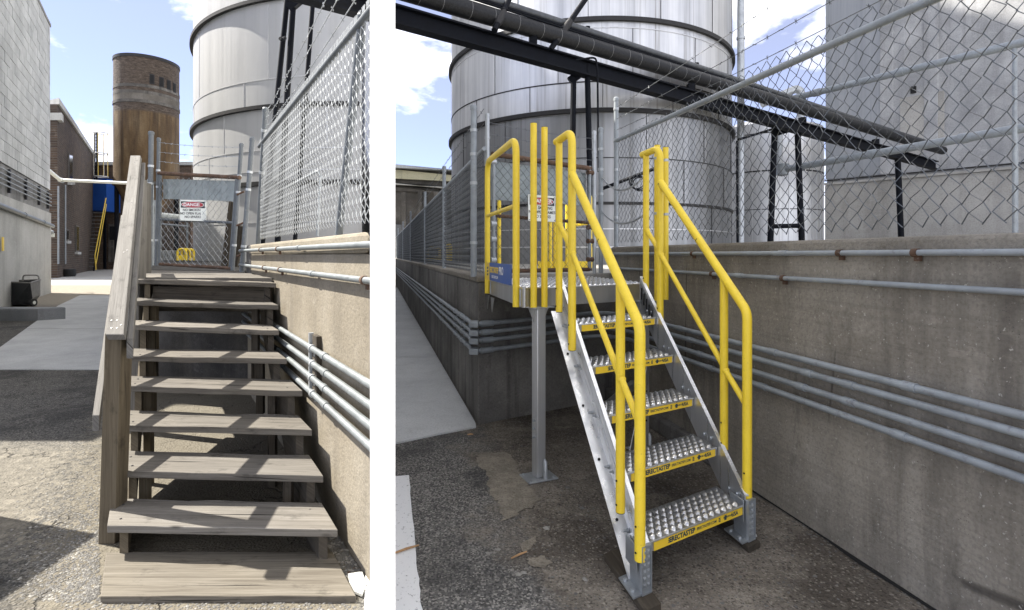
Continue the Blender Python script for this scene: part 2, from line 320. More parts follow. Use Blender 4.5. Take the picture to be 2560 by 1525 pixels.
# ground: asphalt, pale worn concrete by the wooden stairs, brown dirt by the metal stairs, sand and gravel far off
m = MT('yard_ground', rough=.92, spec=.25)
n1 = m.noise(2.2, det=8, rough=.68); n2 = m.noise(70, det=3, rough=.7); n3 = m.noise(14, det=6, rough=.7)
v1 = m.voro(58, 'F1', out='Color'); v1 = m.xyz(v1)[0]; agg = m.ramp(m.voro(58), (.25, 1.0), (.55, 0.0))
asph = m.ramp(n1, (.3, (.095, .092, .086)), (.7, (.19, .183, .168)))
wornm = m.ramp(m.noise(1.6, det=6, rough=.7, loc=(7, 1, 0)), (.40, .12), (.62, 1.0)); v2 = m.xyz(m.voro(150, 'F1', out='Color'))[0]
asph = m.mix(m.mth('MULTIPLY', m.mth('MULTIPLY', m.ramp(v1, (.5, 0.0), (.8, .8)), agg), wornm), asph, (.30, .285, .255))
asph = m.mix(m.mth('MULTIPLY', m.ramp(v2, (.55, 0.0), (.75, .8)), wornm), asph, (.29, .275, .245))
asph = m.mix(m.ramp(n2, (.36, .5), (.5, 0.0)), asph, (.04, .04, .038))
g2 = m.xyz(m.voro(105, 'F1', out='Color'))[2]; asph = m.mix(m.ramp(g2, (.74, 0.0), (.84, .7)), asph, (.36, .34, .305)); asph = m.mix(m.ramp(g2, (.20, .7), (.32, 0.0)), asph, (.035, .035, .033))
asph = m.mix(m.ramp(m.noise(1.3, det=6, rough=.7, loc=(8, 4, 6)), (.48, 0.0), (.60, .6)), asph, (.045, .045, .044))
pale = m.ramp(n3, (.34, (.17, .158, .135)), (.62, (.37, .34, .285)))
wgeo = m.t.nodes.new('ShaderNodeVectorMath'); wgeo.operation = 'MULTIPLY_ADD'; m.put(wgeo.inputs[0], m.t.nodes.new('ShaderNodeTexNoise').outputs['Color']); wgeo.inputs[1].default_value = (.5, .5, 0); m.put(wgeo.inputs[2], m.geo); wn_ = wgeo.inputs[0].links[0].from_node; m.put(wn_.inputs['Vector'], m.geo); wn_.inputs['Scale'].default_value = 4; wn_.inputs['Detail'].default_value = 5
cr = m.ramp(m.voro(1.5, 'DISTANCE_TO_EDGE', vec=wgeo.outputs[0]), (.003, 1.0), (.010, 0.0)); cr = m.mth('MULTIPLY', cr, m.ramp(m.noise(1.7, loc=(4, 2, 0)), (.46, 0.0), (.54, 1.0)))
cr = m.mth('MULTIPLY', cr, m.lin(-1, -.24, -.12, .02))
dirt = m.ramp(n1, (.3, (.105, .092, .074)), (.55, (.19, .168, .138)), (.72, (.26, .232, .19)))
dirt = m.mix(m.ramp(n3, (.50, 0.0), (.72, .55)), dirt, (.085, .074, .06))
dirt = m.mix(m.ramp(m.noise(5, det=7, rough=.75, loc=(2, 9, 4)), (.52, 0.0), (.62, .6)), dirt, (.30, .27, .22))
damp = m.ramp(m.noise(1.1, det=6, rough=.65, loc=(6, 3, 1)), (.50, 0.0), (.60, .65)); dirt = m.mix(damp, dirt, (.06, .05, .04))
gr = m.xyz(m.voro(95, 'F1', out='Color'))[1]; dirt = m.mix(m.ramp(gr, (.90, 0.0), (.94, .6)), dirt, (.33, .30, .25)); dirt = m.mix(m.ramp(gr, (.06, .7), (.12, 0.0)), dirt, (.04, .034, .027))
dirt = m.mix(m.mth('MULTIPLY', m.ramp(v1, (.93, 0.0), (.96, .8)), agg), dirt, (.27, .25, .215))
dirt = m.mix(m.ramp(n2, (.34, .55), (.48, 0.0)), dirt, (.035, .03, .025))
mp_ = m.mth('MULTIPLY', m.lin(-1, -.59, -.93, .12, n3, .55), m.mth('MULTIPLY', m.lin(0, -1, 4.5, .2, n3, .3), m.lin(0, 1, -2.9, .2, n3, .35)))
sw = m.mth('MULTIPLY', m.lin(.9, .5, 4.2, .2, n3, .3), m.lin(-1, -.24, -.12, .02))
c = m.mix(mp_, asph, pale)
c = m.mix(m.mth('MULTIPLY', m.mth('MULTIPLY', m.lin(1, .6557, .6, .15, n3, .5), m.lin(-1, -.24, -.12, .02)), .75), c, m.mix(n3, (.20, .175, .13), (.40, .36, .28)))
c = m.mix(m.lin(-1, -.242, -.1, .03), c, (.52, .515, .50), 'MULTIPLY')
rt = m.lin(1, .242, .1, .03)
c = m.mix(m.mth('MULTIPLY', rt, m.lin(1, .2253, -.70, .16, n1, .9)), c, dirt)
c = m.mix(m.mth('MULTIPLY', cr, .85), c, (.03, .028, .025))
far = m.mth('MULTIPLY', m.lin(0, 1, -16.5, 1.0, n3, 1.0), m.lin(-1, 0, -5, 1))
c = m.mix(far, c, m.mix(n3, (.19, .168, .13), (.28, .25, .20)))
c = m.mix(m.mth('MULTIPLY', m.lin(0, 1, -28.5, .8, n3, 2.0), m.lin(-1, 0, -5, 1)), c, m.mix(n2, (.24, .235, .22), (.46, .455, .43)))
m.set('Base Color', c)
h = m.mth('ADD', m.mth('MULTIPLY', n3, .9), m.mth('ADD', m.mth('MULTIPLY', agg, .35), m.mth('MULTIPLY', n2, .5)))
m.bump(m.mth('SUBTRACT', h, m.mth('MULTIPLY', cr, 1.5)), .8, .014); GROUND = m.mat
m = MT('pale_ground_patch', rough=.92, spec=.2); n = m.noise(9, det=7, rough=.7); f = m.noise(90, det=3)
c = m.ramp(n, (.32, (.18, .16, .128)), (.6, (.29, .26, .208))); m.set('Base Color', m.mix(m.ramp(f, (.35, .6), (.5, 0.0)), c, (.09, .08, .06))); m.bump(m.mth('ADD', f, n), .7, .008); PATCH = m.mat
m = MT('worn_white_paint', (.8, .8, .8), .75); f = m.noise(45, det=5, rough=.75); e = m.lin(-1, -.10, .005, .02)
m.set('Base Color', m.mix(m.ramp(f, (.60, 0.0), (.66, 1.0)), (.80, .80, .79), (.11, .105, .095))); m.bump(m.noise(70, det=3), .5, .006); WPAINT = m.mat
SHADE_CONC = concrete('shade_black_concrete', (.06, .056, .05), (.03, .028, .025), (.11, .104, .095), .5, .3).mat  # near-black colour paints in the deep shade under the wooden platform
YARD = concrete('yard_slab', (.34, .33, .30), (.25, .24, .22), (.42, .41, .38), .1, .3).mat

# ------------------------------------------------------------------ the setting
def sheet(name, pts, z, mat, th=0.0):
    b = MB()
    if th: b.prism([V((p[0], p[1], z-th)) for p in pts], (0, 0, th))
    else: b.add([V((p[0], p[1], z)) for p in pts], [list(range(len(pts)))])
    o = b.build(name, mat, smooth=False); o['kind'] = 'structure'; return o
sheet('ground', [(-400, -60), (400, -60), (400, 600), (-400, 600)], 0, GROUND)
pl = [G(-76, 925), G(35, 845), G(145, 765), G(200, 739), G(335, 739), G(338, 925)]
def halves(y): return [G(-76, 925), G(65, 823), G(338, 823), G(338, 925)]
sheet('path', [G(-76, 925), G(64, 823.6), G(339, 823.6), G(338, 925)], .014, PATH, .03)
sheet('path', [G(64.6, 823), G(145, 765), G(200, 739), G(335, 739), G(339, 823)], .014, PATH, .03)
pr = [G(988-40, 735), (-.345-.25*(20-5.03), 20, 0), (-.345, 5.0, 0), G(1190, 1068), G(1090, 1087), G(930, 1120)]
FWX = lambda Y, o=0: -.32+BF*(Y-5.03)+o       # long low wall of the metal-stair yard
sheet('path', [(FWX(26, -1.05), 26), (FWX(26, -.02), 26), (FWX(8.3, -.02), 8.3), (FWX(8.3, -1.6), 8.3)], .014, PATH_R, .03)
sheet('path', [(FWX(8.28, -1.6), 8.28), (FWX(8.28, -.02), 8.28), (FWX(5.06, -.02), 5.06), (G(1190, 1070).x, G(1190, 1070).y), (G(1090, 1089).x, G(1090, 1089).y), (G(960, 1117).x, G(960, 1117).y)], .014, PATH_R, .03)
def rough_poly(pts, sub=7, amp=.03):
    out = []
    for i in range(len(pts)):
        a, b = V(pts[i]), V(pts[(i+1) % len(pts)])
        for k in range(sub): out.append(a.lerp(b, k/sub)+V((random.uniform(-amp, amp), random.uniform(-amp, amp), 0)))
    return out
def N7(u, v): return G(980+u*.4212, 900+v*.4212)
sheet('ground_patch', rough_poly([N7(510, 560), N7(690, 550), N7(780, 690), N7(880, 835), N7(760, 910), N7(660, 965), N7(655, 870), N7(600, 820), N7(560, 690), N7(520, 620)], 7, .02), .005, PATCH)
sheet('ground_patch', rough_poly([N7(770, 1090), N7(850, 1050), N7(855, 1080), N7(800, 1145), N7(765, 1140)], 4, .006), .005, PATCH)
sheet('ground_patch', rough_poly([N7(805, 1185), N7(900, 1165), N7(950, 1210), N7(900, 1240), N7(820, 1230)], 4, .008), .005, PATCH)
sheet('painted_line', rough_poly([G(925, 1196), G(1022, 1190), G(1030, 1270), G(1038, 1360), G(1047, 1450), G(1056, 1530), G(1060, 1600), G(910, 1600)], 5, .006), .006, WPAINT)
sheet('far_gravel', [(-60, 60), (-12, 60), (-12, 62), (-60, 62)], .01, PATCH)

# raised yards behind the low walls
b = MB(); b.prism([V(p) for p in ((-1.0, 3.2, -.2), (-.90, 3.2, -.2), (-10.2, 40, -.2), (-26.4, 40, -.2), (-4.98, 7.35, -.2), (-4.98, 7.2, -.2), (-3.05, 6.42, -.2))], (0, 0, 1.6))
o = b.build('raised_yard', SHADE_CONC, smooth=False); o['kind'] = 'structure'
b = MB(); b.prism([V(p) for p in ((2.30, 1.0, -.2), (40, 1.0, -.2), (40, 48, -.2), (FWX(48, .1), 48, -.2), (FWX(5.03, .1), 5.13, -.2), (1.16, 6.0, -.2))], (0, 0, 1.595))
o = b.build('raised_yard', YARD, smooth=False); o['kind'] = 'structure'

# ------------------------------------------------------------------ added white wall between the two yards, tall to shade the metal stairs
t = thing('added_shade_wall', 'added white wall between the two yards, built tall to shade the metal stairs', 'wall', (-.55, 2.3, 0))
b = MB(); a0 = V((-.627, 2.36, -.1)); a1 = V((-.4917, 2.25, -.1)); dd = V((-.242, 1, 0))  # near end cut oblique to catch the sun
b.prism([a0, a1, a1+dd*5, a0+dd*5], (0, 0, 6.25)); b.build('wall', PARTW, t, smooth=False)
MB().prism([a0+dd*5, a1+dd*5, a1+dd*9.7, a0+dd*9.7], (0, 0, 5.35)).build('wall', PARTW, t, smooth=False)
MB().prism([a0+dd*9.7, a1+dd*9.7, a1+dd*15.5, a0+dd*15.5], (0, 0, 10)).build('high_wall', PARTW, t, smooth=False)  # taller stretch added to keep the sun off the streaked tank
MB().prism([a0+dd*15.5, a1+dd*15.5, a1+dd*27, a0+dd*27], (0, 0, 5.35)).build('wall', PARTW, t, smooth=False)
for s0_, s1_, z_ in ((0, 4.98, 6.252), (5, 9.68, 5.352), (9.7, 15.48, 10.002), (15.5, 27, 5.352)):
    b = MB(); b.prism([a0+dd*s0_+V((-.05, .05, z_)), a1+dd*s0_+V((.05, .05, z_)), a1+dd*s1_+V((.05, 0, z_)), a0+dd*s1_+V((-.05, 0, z_))], (0, 0, .07)); b.build('coping', GALV, t, smooth=False)

# ------------------------------------------------------------------ WOODEN STAIR SIDE
# low concrete wall beside the wooden stair
WL = lambda Y, o=0.0, z=0.0: V((1.014-.6557*Y+o, Y, z))
t = thing('parapet_wall', 'sunlit tan concrete wall rising beside the wooden stairs', 'wall', WL(4))
b = MB(); b.prism([WL(2.60, 0, -.05), WL(6.30, 0, -.05), WL(6.36, .2, -.05), WL(3.10, .2, -.05)], (0, 0, 1.655)); b.build('wall', CONC_L, t, bevel=.012, smooth=False)
b = MB(); b.prism([WL(2.60, -.006, 1.605), WL(6.31, -.006, 1.605), WL(6.36, .21, 1.605), WL(3.13, .21, 1.605)], (0, 0, .11)); b.build('cap', CONC_L, t, bevel=.02, smooth=False)
b = MB(); b.prism([WL(6.06, -.012, 1.32), WL(6.32, -.012, 1.32), WL(6.32, .05, 1.32), WL(6.06, .05, 1.32)], (0, 0, .385)); b.build('end_pier', CONC_D, t, bevel=.01, smooth=False)

def conduit(pts, r, mat, label, group, joints=(), straps=(), out=None, name='conduit', rusty=False):
    t = thing(name, label, 'pipe', pts[0], group)
    MB().tube(fillet(pts, .12, 5) if len(pts) > 2 else pts, r, 12).build('pipe', mat, t)
    p0, p1 = V(pts[-2]), V(pts[-1]); d = (p1-p0).normalized()
    for j in joints: MB().tube([p0.lerp(p1, j)-d*.035, p0.lerp(p1, j)+d*.035], r*1.22, 12).build('coupling', mat, t)
    for j in straps:
        c = p0.lerp(p1, j); b = MB(); b.tube([c-d*.014, c+d*.014], r*1.35, 10); b.obox(c+(out or V((0, 0, 0)))*(-r)+Z*(-r*1.7), d*.014, Z*(r*1.0), (out or V((1, 0, 0)))*.008)
        b.build('strap', RUST if rusty else GALV, t)
    return t
for k, (z, o_, nm) in enumerate(((1.003, -.055, 'uppermost'), (.905, -.05, 'second highest'), (.815, -.055, 'third highest'), (.715, -.05, 'lowest'))):
    p = [WL(2.36, o_, z), WL(6.3, o_, z)][::-1]
    conduit(p, .019, GALVL, f'{nm} of the four bare conduits stacked low on the sunlit tan wall', 'conduits low on the sunlit wall', (.42+.03*k, .8), (.735,), V((-.836, -.548, 0)))
conduit([WL(6.5, -.06, 1.648), WL(2.36, -.04, 1.648)], .017, GALVL, 'pale conduit just under the cap of the sunlit tan wall', 'conduits near the top of the sunlit wall', (.01, .66), (.32, .5), V((-.836, -.548, 0)), rusty=True)
conduit([WL(6.5, -.06, 1.478), WL(2.36, -.04, 1.478)], .017, GALVL, 'pale conduit a hand below the cap conduit on the sunlit tan wall', 'conduits near the top of the sunlit wall', (.01, .74), (.36, .52, .95), V((-.836, -.548, 0)), rusty=True)
t = thing('mounting_board', 'short upright weathered board clamped behind the four conduits on the sunlit wall', 'board', WL(3.42, 0, .7))
uL = DL.normalized(); nL = V((-.836, -.548, 0))
MB().obox(WL(3.42, -.02, .9)+nL*.0, uL*.055, Z*.185, nL*.016).build('board', W_DARK, t, uv=(Z, uL, ), bevel=.003)
MB().obox(WL(3.50, -.035, .9), uL*.012, Z*.19, nL*.014).build('channel', GALV, t)

# the wooden staircase
ST = thing('wooden_staircase', 'weathered grey wooden staircase with open risers and one wide handrail climbing to the fence gate', 'staircase', (-2.3, 3.6, 0))
px = [(266, 845, 1313, 1324, 15), (293, 809, 1175, 1190, 15), (300, 779, 1061.5, 1075, 14), (312, 755, 964, 977, 12), (327, 715, 890, 897, 11), (329.5, 699, 812, 826, 9.5), (338, 697, 752, 763, 9), (343, 690, 698, 707, 9)]
TY = []
for k, (xl, xr, yl, yr, th) in enumerate(px):
    Yl = 2.767+.271*k; Yr = Yl-.06
    a = P(xl, yl, Yl); c = P(xr, yr, Yr); dp = .305 if k < 7 else .19
    d = V((BL*dp, dp, 0)); TY.append((Yl, (a.z+c.z)/2, a, c))
    rim = [a, c, c+d*(1.02 if k % 2 else .97), a+d]; jit = lambda: V((random.uniform(-.006, .006), random.uniform(-.005, .005), random.uniform(-.003, .003)))
    n = 8; top = []
    for q in range(n+1): top.append(rim[0].lerp(rim[1], q/n)+jit())
    for q in range(n+1): top.append(rim[2].lerp(rim[3], q/n)+jit())
    b = MB(); b.prism([p-Z*.04 for p in top], (0, 0, .04))
    tr = b.build('tread', W_TREAD, ST, uv=(c-a, V((0, 1, 0))), bevel=.004, smooth=False)
    for e in (.06, .93):
        for g_ in (.25, .72): p = a.lerp(c, e+random.uniform(-.012, .012))+d*(g_+random.uniform(-.05, .05)); MB().tube([p-Z*.003, p+Z*.0015], .006, 8).build('nail', SIGNK, tr)
# deck boards behind the top nosing
a, c = TY[7][2], TY[7][3]
for q in range(9):
    y0 = .195+q*.262; y1 = y0+.255
    b = MB(); b.prism([V((a.x+BL*y0, a.y+y0, 1.355)), V((c.x+BL*y0-.02*(q % 2), a.y+y0-.04, 1.352)), V((c.x+BL*y1-.02*(q % 2), a.y+y1-.04, 1.352)), V((a.x+BL*y1, a.y+y1, 1.355))], (0, 0, .04))
    b.build('deck_board', W_TREAD, ST, uv=((1, 0, 0), (0, 1, 0)), bevel=.004, smooth=False)
# sawtooth stringers and side joists
def stringer(inset, frac, wd=.045):
    pts = []
    for k in range(8):
        Yl, zz_, aa, cc = TY[k]; p = aa.lerp(cc, frac); zt = p.z-.041
        zb = 0.0 if k == 0 else TY[k-1][2].lerp(TY[k-1][3], frac).z-.041
        pts += [V((p.x+BL*.045, p.y+.045, zb)), V((p.x+BL*.045, p.y+.045, zt))]
    p = pts[-1]; pts.append(V((p.x+BL*.22, p.y+.22, p.z))); pts.append(V((p.x+BL*.22, p.y+.22, p.z-.34)))
    p0 = pts[0]; pts.append(V((p0.x+BL*.42, p0.y+.42, 0)))
    b = MB(); b.prism(pts, V((wd, 0, 0))); b.build('stringer', W_DARK if frac > .5 else W_POST, ST, uv=(DL, Z), smooth=False)
stringer(0, .055); stringer(0, .93)
for frac, wd in ((.13, .04), (.86, .05)):
    for k in (1, 3, 4, 5, 6):
        p = TY[k][2].lerp(TY[k][3], frac); zb = TY[k-1][2].z-.3 if k > 3 else 0.0
        MB().box(p.x-.02+BL*.16, p.x+.03+BL*.16, p.y+.14, p.y+.18, max(0, zb), p.z-.043).build('support_block', W_DARK if frac > .5 else W_POST, ST, uv=(Z, (1, 0, 0)))
for xo in (.02, 1.08):
    b = MB(); p = V((a.x+xo, a.y+.06, 1.24)); b.prism([p-Z*.12, p+Z*.109, p+V((BL*2.3, 2.3, .109)), p+V((BL*2.3, 2.3, -.12))], V((.04, 0, 0))); b.build('joist', W_DARK, ST, uv=(DL, Z), smooth=False)
b = MB(); b.prism([V((a.x+.09, a.y+.07, 1.10)), V((c.x-.09, a.y+.03, 1.10)), V((c.x-.09, a.y+.07, 1.10)), V((a.x+.09, a.y+.11, 1.10))], (0, 0, .22)); b.build('header_joist', W_DARK, ST, uv=((1, 0, 0), Z), smooth=False)
for q in (2.05,):
    for xo in (.1, 1.0): MB().box(a.x+xo+BL*q-.045, a.x+xo+BL*q+.045, a.y+q-.045, a.y+q+.045, 0, 1.35).build('leg', W_DARK, ST, uv=(Z, (1, 0, 0)))
# rail, posts, outer mid rail
R0 = V((-2.12, 2.85, 1.175)); R1 = R0+V((BL*2.27, 2.27, 2.27*.607)); hw = V((.049, 0, 0))
b = MB(); tdir = (R1-R0).normalized(); nup = V((0, -tdir.z, tdir.y)).normalized()
b.prism([R0-hw, R0+hw, R0+hw-nup*.04, R0-hw-nup*.04], R1-R0); b.build('handrail', W_RAIL, ST, uv=(R1-R0, (1, 0, 0)), bevel=.005, smooth=False)
b = MB(); s0 = R0+V((.028, .05, -.03)); b.prism([s0, s0+V((.036, 0, 0)), s0+V((.036, 0, -.11)), s0+V((0, 0, -.11))], (R1-R0)*.97); b.build('rail_board', W_RAIL, ST, uv=(R1-R0, Z), bevel=.004, smooth=False)
def wpost(p0, p1, sz=.046, mat=W_POST):
    p0 = V(p0); p1 = V(p1); b = MB(); q = [V((-sz, -sz, 0)), V((sz, -sz, 0)), V((sz, sz, 0)), V((-sz, sz, 0))]
    b.prism([p0+k for k in q], p1-p0); return b.build('post', mat, ST, uv=(Z, (1, 0, 0)), bevel=.005, smooth=False)
wpost((-2.243, 3.0, 0), (-2.19, 2.98, 1.17)); wpost((-3.40, 4.83, 0), (-3.37, 4.83, 2.28), mat=W_RAIL); wpost((-4.09, 5.95, 0), (-4.09, 5.95, 2.40), mat=W_RAIL)
b = MB(); m0 = V((-2.34, 2.98, .615)); b.prism([m0, m0+V((.04, 0, 0)), m0+V((.04, 0, .09)), m0+V((0, 0, .09))], V((BL*2.1, 2.1, 2.1*.607))); b.build('mid_rail', W_RAIL, ST, uv=((BL, 1, .6), Z), bevel=.004, smooth=False)
b = MB(); m0 = V((-3.47, 4.9, 1.75)); b.prism([m0, m0+V((.04, 0, 0)), m0+V((.04, 0, .14)), m0+V((0, 0, .14))], V((BL*1.1, 1.1, 0))); b.build('platform_rail', W_RAIL, ST, uv=((BL, 1, 0), Z), bevel=.004, smooth=False)
for q, (f, e) in enumerate([(.02, -.02), (.02, .01), (.03, .03), (.045, -.025), (.045, .005), (.32, .0), (.33, .02), (.6, -.01), (.61, .012), (.93, 0)]):
    p = R0.lerp(R1, f)+V((e, 0, 0))+nup*.001; MB().tube([p-nup*.004, p+nup*.0012], .0045, 8).build('nail', SIGNK, ST)
# loose plank in front
q = [G(252, 1490, .032), G(890, 1490, .032), G(831, 1379, .032), G(266, 1379, .032)]
n = 10; top = [q[0].lerp(q[1], i/n)+V((0, random.uniform(-.004, .004), 0)) for i in range(n+1)]+[q[2].lerp(q[3], i/n)+V((0, random.uniform(-.004, .004), 0)) for i in range(n+1)]
o = MB().prism([p-Z*.034 for p in top], (0, 0, .034)).build('plank', W_PLANK, loc=(-1.5, 2.6, 0), uv=((1, 0, 0), (0, 1, 0)), bevel=.004, smooth=False)
tag(o, 'wide weathered plank lying on the gravel before the lowest wooden step', 'plank')

# chain-link
def chain_link(b, o, u, L, H, cw, r, jitter=0.0, zf=None):
    o = V(o); u = V(u).normalized(); nrm = u.cross(Z); nw = int(L/cw); nh = int(H/cw)
    for i in range(nw):
        pts = []
        for k in range(nh+1):
            s_ = (i+((k+i) % 2))*cw; zz_ = k*cw
            if zf: zz_ = zf(s_, zz_)
            pts.append(o+u*(s_+random.uniform(-jitter, jitter))+Z*(zz_+random.uniform(-jitter, jitter))+nrm*(.004 if (k % 2) else -.004))
        b.tube(pts, r, 3, cap=False)
def barbed(b, p0, p1, sag=.03, step=.11, r=.0032):
    p0, p1 = V(p0), V(p1); n = max(4, int((p1-p0).length/.3)); pts = [p0.lerp(p1, i/n)-Z*sag*4*(i/n)*(1-i/n) for i in range(n+1)]
    b.tube(pts, r, 4, cap=False); L = (p1-p0).length; d = (p1-p0)/L; m_ = int(L/step)
    for i in range(1, m_):
        f = i/m_; c = p0.lerp(p1, f)-Z*sag*4*f*(1-f)
        for s_ in (1, -1):
            e = (d.orthogonal().normalized()*math.cos(i*1.7)+d.cross(d.orthogonal().normalized())*math.sin(i*1.7)+d*.5*s_)*.014
            b.tube([c-e, c+e], r*.75, 3, cap=False)
def fpost(p0, p1, r, parent, mat=GALVP, bands=(), cap=True):
    p0, p1 = V(p0), V(p1); o = MB().tube([p0, p1], r, 14).build('post', mat, parent); d = (p1-p0).normalized()
    if cap: MB().tube([p1-d*.03, p1+d*.004, p1+d*.016], [r*1.18, r*1.18, r*.7], 14).build('post_cap', mat, o)
    for f in bands:
        c = p0.lerp(p1, f); MB().tube([c-d*.014, c+d*.014], r*1.2, 12).build('band', GALV, o)
    return o
# fence on the sunlit wall
t = thing('chain_link_fence', 'chain-link fence standing on the sunlit tan wall in front of the pale tank', 'fence', WL(4, .08, 1.715))
PLF = lambda Y, z: V((1.06-.6557*Y, Y, z))
b = MB(); LL = (PLF(2.42, 0)-PLF(5.75, 0)).length
chain_link(b, PLF(5.75, 1.765), PLF(2.42, 0)-PLF(5.75, 0), LL, 1.06, .036, .0026, .001); b.build('chain_link_mesh', WIRE, t, kind='stuff')
MB().tube([PLF(5.8, 2.775), PLF(2.40, 2.845)], .021, 12).build('top_rail', GALVS, t)
b = MB(); nn = int(LL/.036)
for i in range(nn):     # twisted ends standing above the top rail
    p = PLF(5.75, 2.79).lerp(PLF(2.42, 2.86), i/nn); q = p+V((0, 0, .055))+uL*.03*(-1)**i
    b.tube([p-Z*.03, q, q+uL*.02, p-Z*.02+uL*.036], .0032, 3, cap=False)
b.build('mesh_knuckle', WIRE, t, kind='stuff')
fpost(onplane(1.07, BL, 645, 611), onplane(1.07, BL, 664, 272), .026, t, GALVS, bands=(.55, .85))
fpost(onplane(1.08, BL, 847, 592), onplane(1.08, BL, 906, 40), .024, t, GALVS)
for k, (ya, yb) in enumerate(((283, -250), (300, -170), (320, -75))):
    b = MB(); barbed(b, onplane(1.06, BL, 664, ya), onplane(1.06, BL, 935, yb), .04); b.build('barbed_wire', WIRE, t)

# gate of the wooden-stair yard
GY0, GY1 = 7.2, 6.75
def gp(x, y): return P(x, y, GY0+(GY1-GY0)*(x-400)/190)
t = thing('gate', 'sunlit chain-link gate with rusty rails and a grey plate atop the wooden stairs', 'gate', gp(495, 668))
MB().tube([gp(397, 433), gp(600, 444)], .026, 12).build('top_rail', RUST, t); MB().tube([gp(400, 660), gp(583, 671)], .022, 12).build('bottom_rail', RUST, t)
MB().tube([gp(401, 430), gp(399, 660)], .020, 12).build('stile', GALVS, t); MB().tube([gp(592, 445), gp(575, 672)], .020, 12).build('stile', GALVS, t)
MB().tube([gp(402, 548), gp(582, 557)], .018, 10).build('middle_rail', GALVS, t)
q = [gp(402, 446), gp(588, 451), gp(583, 502), gp(402, 496)]; MB().prism([p+V((0, .05, 0)) for p in q], (0, .006, 0)).build('plate', PLATE, t, smooth=False)
b = MB(); o0 = gp(403, 662); uu = gp(580, 670)-o0; chain_link(b, o0-V((0, .02, 0)), V((uu.x, uu.y, 0)), uu.length, 1.16, .052, .003, .001); b.build('chain_link_mesh', WIRE, t, kind='stuff')
for f in (.15, .5, .85): MB().tube([gp(600, 450+220*f)-V((.04, 0, .02)), gp(600, 450+220*f)+V((.05, 0, .02))], .012, 8).build('hinge', RUST, t)
fl = 'posts either side of the sunlit gate'
for lab, p0, p1, r in (('stout galvanised post left of the sunlit gate, the one nearest the wooden rail', P(374, 668, 7.0), P(378, 331, 7.0), .03),
                       ('thin galvanised hinge post touching the left side of the sunlit gate', P(391, 664, 7.25), P(397, 347, 7.25), .022),
                       ('thin galvanised latch post touching the right side of the sunlit gate', P(581, 676, 6.75), P(604, 361, 6.75), .024),
                       ('leaning grey post between the sunlit gate and the tan wall end', P(604, 683, 6.45), P(631, 346, 6.45), .027)):
    o = thing('gate_post', lab, 'post', p0, fl); fpost(p0, p1, r, o, GALVS, bands=(.2, .62, .75))
t = thing('barbed_wire', 'three barbed wires strung over the sunlit gate', 'barbed wire', P(397, 383, 7.2))
for ya, yb in ((356, 368), (380, 391), (403, 416)):
    b = MB(); barbed(b, P(397, ya, 7.2), P(601, yb, 6.78), .02); b.build('strand', WIRE, t)

def text(body, size, mat, origin, xa, ya, parent, ext=.0006, align='CENTER', off=0.0, name='lettering', sx=1.0):
    cu = bpy.data.curves.new(name, 'FONT'); cu.body = body; cu.size = size; cu.extrude = ext; cu.align_x = align; cu.align_y = 'CENTER'; cu.offset = off; cu.materials.append(mat); cu.resolution_u = 3
    tmp = bpy.data.objects.new(name, cu); me = bpy.data.meshes.new_from_object(tmp); bpy.data.objects.remove(tmp); o = bpy.data.objects.new(name, me); COL.objects.link(o); xa = V(xa).normalized(); ya = V(ya).normalized(); za = xa.cross(ya)
    M4 = Matrix((xa*sx, ya, za)).transposed().to_4x4()
    M4.translation = V(origin)-(base(parent) if parent else V((0, 0, 0))); o.parent = parent; o.matrix_local = M4; return o
def danger_sign(c, xa, wd, ht, label, group):
    c = V(c); xa = V(xa).normalized(); nn_ = xa.cross(Z)
    t = thing('danger_sign', label, 'sign', c, group)
    MB().obox(c, xa*wd/2, Z*ht/2, nn_*.004).build('sign_board', SIGNW, t, bevel=.003)
    MB().obox(c+Z*ht*.27+nn_*.0045, xa*wd*.455, Z*ht*.155, nn_*.001).build('black_header', SIGNK, t)
    b = MB(); n = 28
    for s_, z_, mm in ((1.0, .0058, 0), (.94, .0068, 1)):
        b.prism([c+Z*ht*.27+nn_*z_+xa*math.cos(2*math.pi*i/n)*wd*.435*s_+Z*math.sin(2*math.pi*i/n)*ht*.15*(s_-.02*mm) for i in range(n)], nn_*.0006, mm)
    b.build('red_oval', [SIGNW, SIGNR], t, smooth=False)
    text('DANGER', ht*.215, WHITEP, c+Z*ht*.268+nn_*.0082, xa, Z, t, off=.0012, sx=1.05)
    for s_, z_ in (('NO SMOKING', .015), ('NO OPEN FLAMES', -.15), ('NO SPARKS', -.315)): text(s_, ht*.158, SIGNK, c+Z*ht*z_+nn_*.005, xa, Z, t, off=.0008, sx=.98)
    for i in (-1, 1):
        for j in (-1, 1): MB().tube([c+xa*wd*.46*i+Z*ht*.45*j, c+xa*wd*.46*i+Z*ht*.45*j+nn_*.008], .004, 8).build('bolt', SIGNK, t)
    return t
danger_sign(gp(489.5, 527)-V((0, .06, 0)), (1, -.06, -.03), .357, .272, 'sunlit white danger sign wired to the gate above the wooden stairs', 'danger signs on gates')

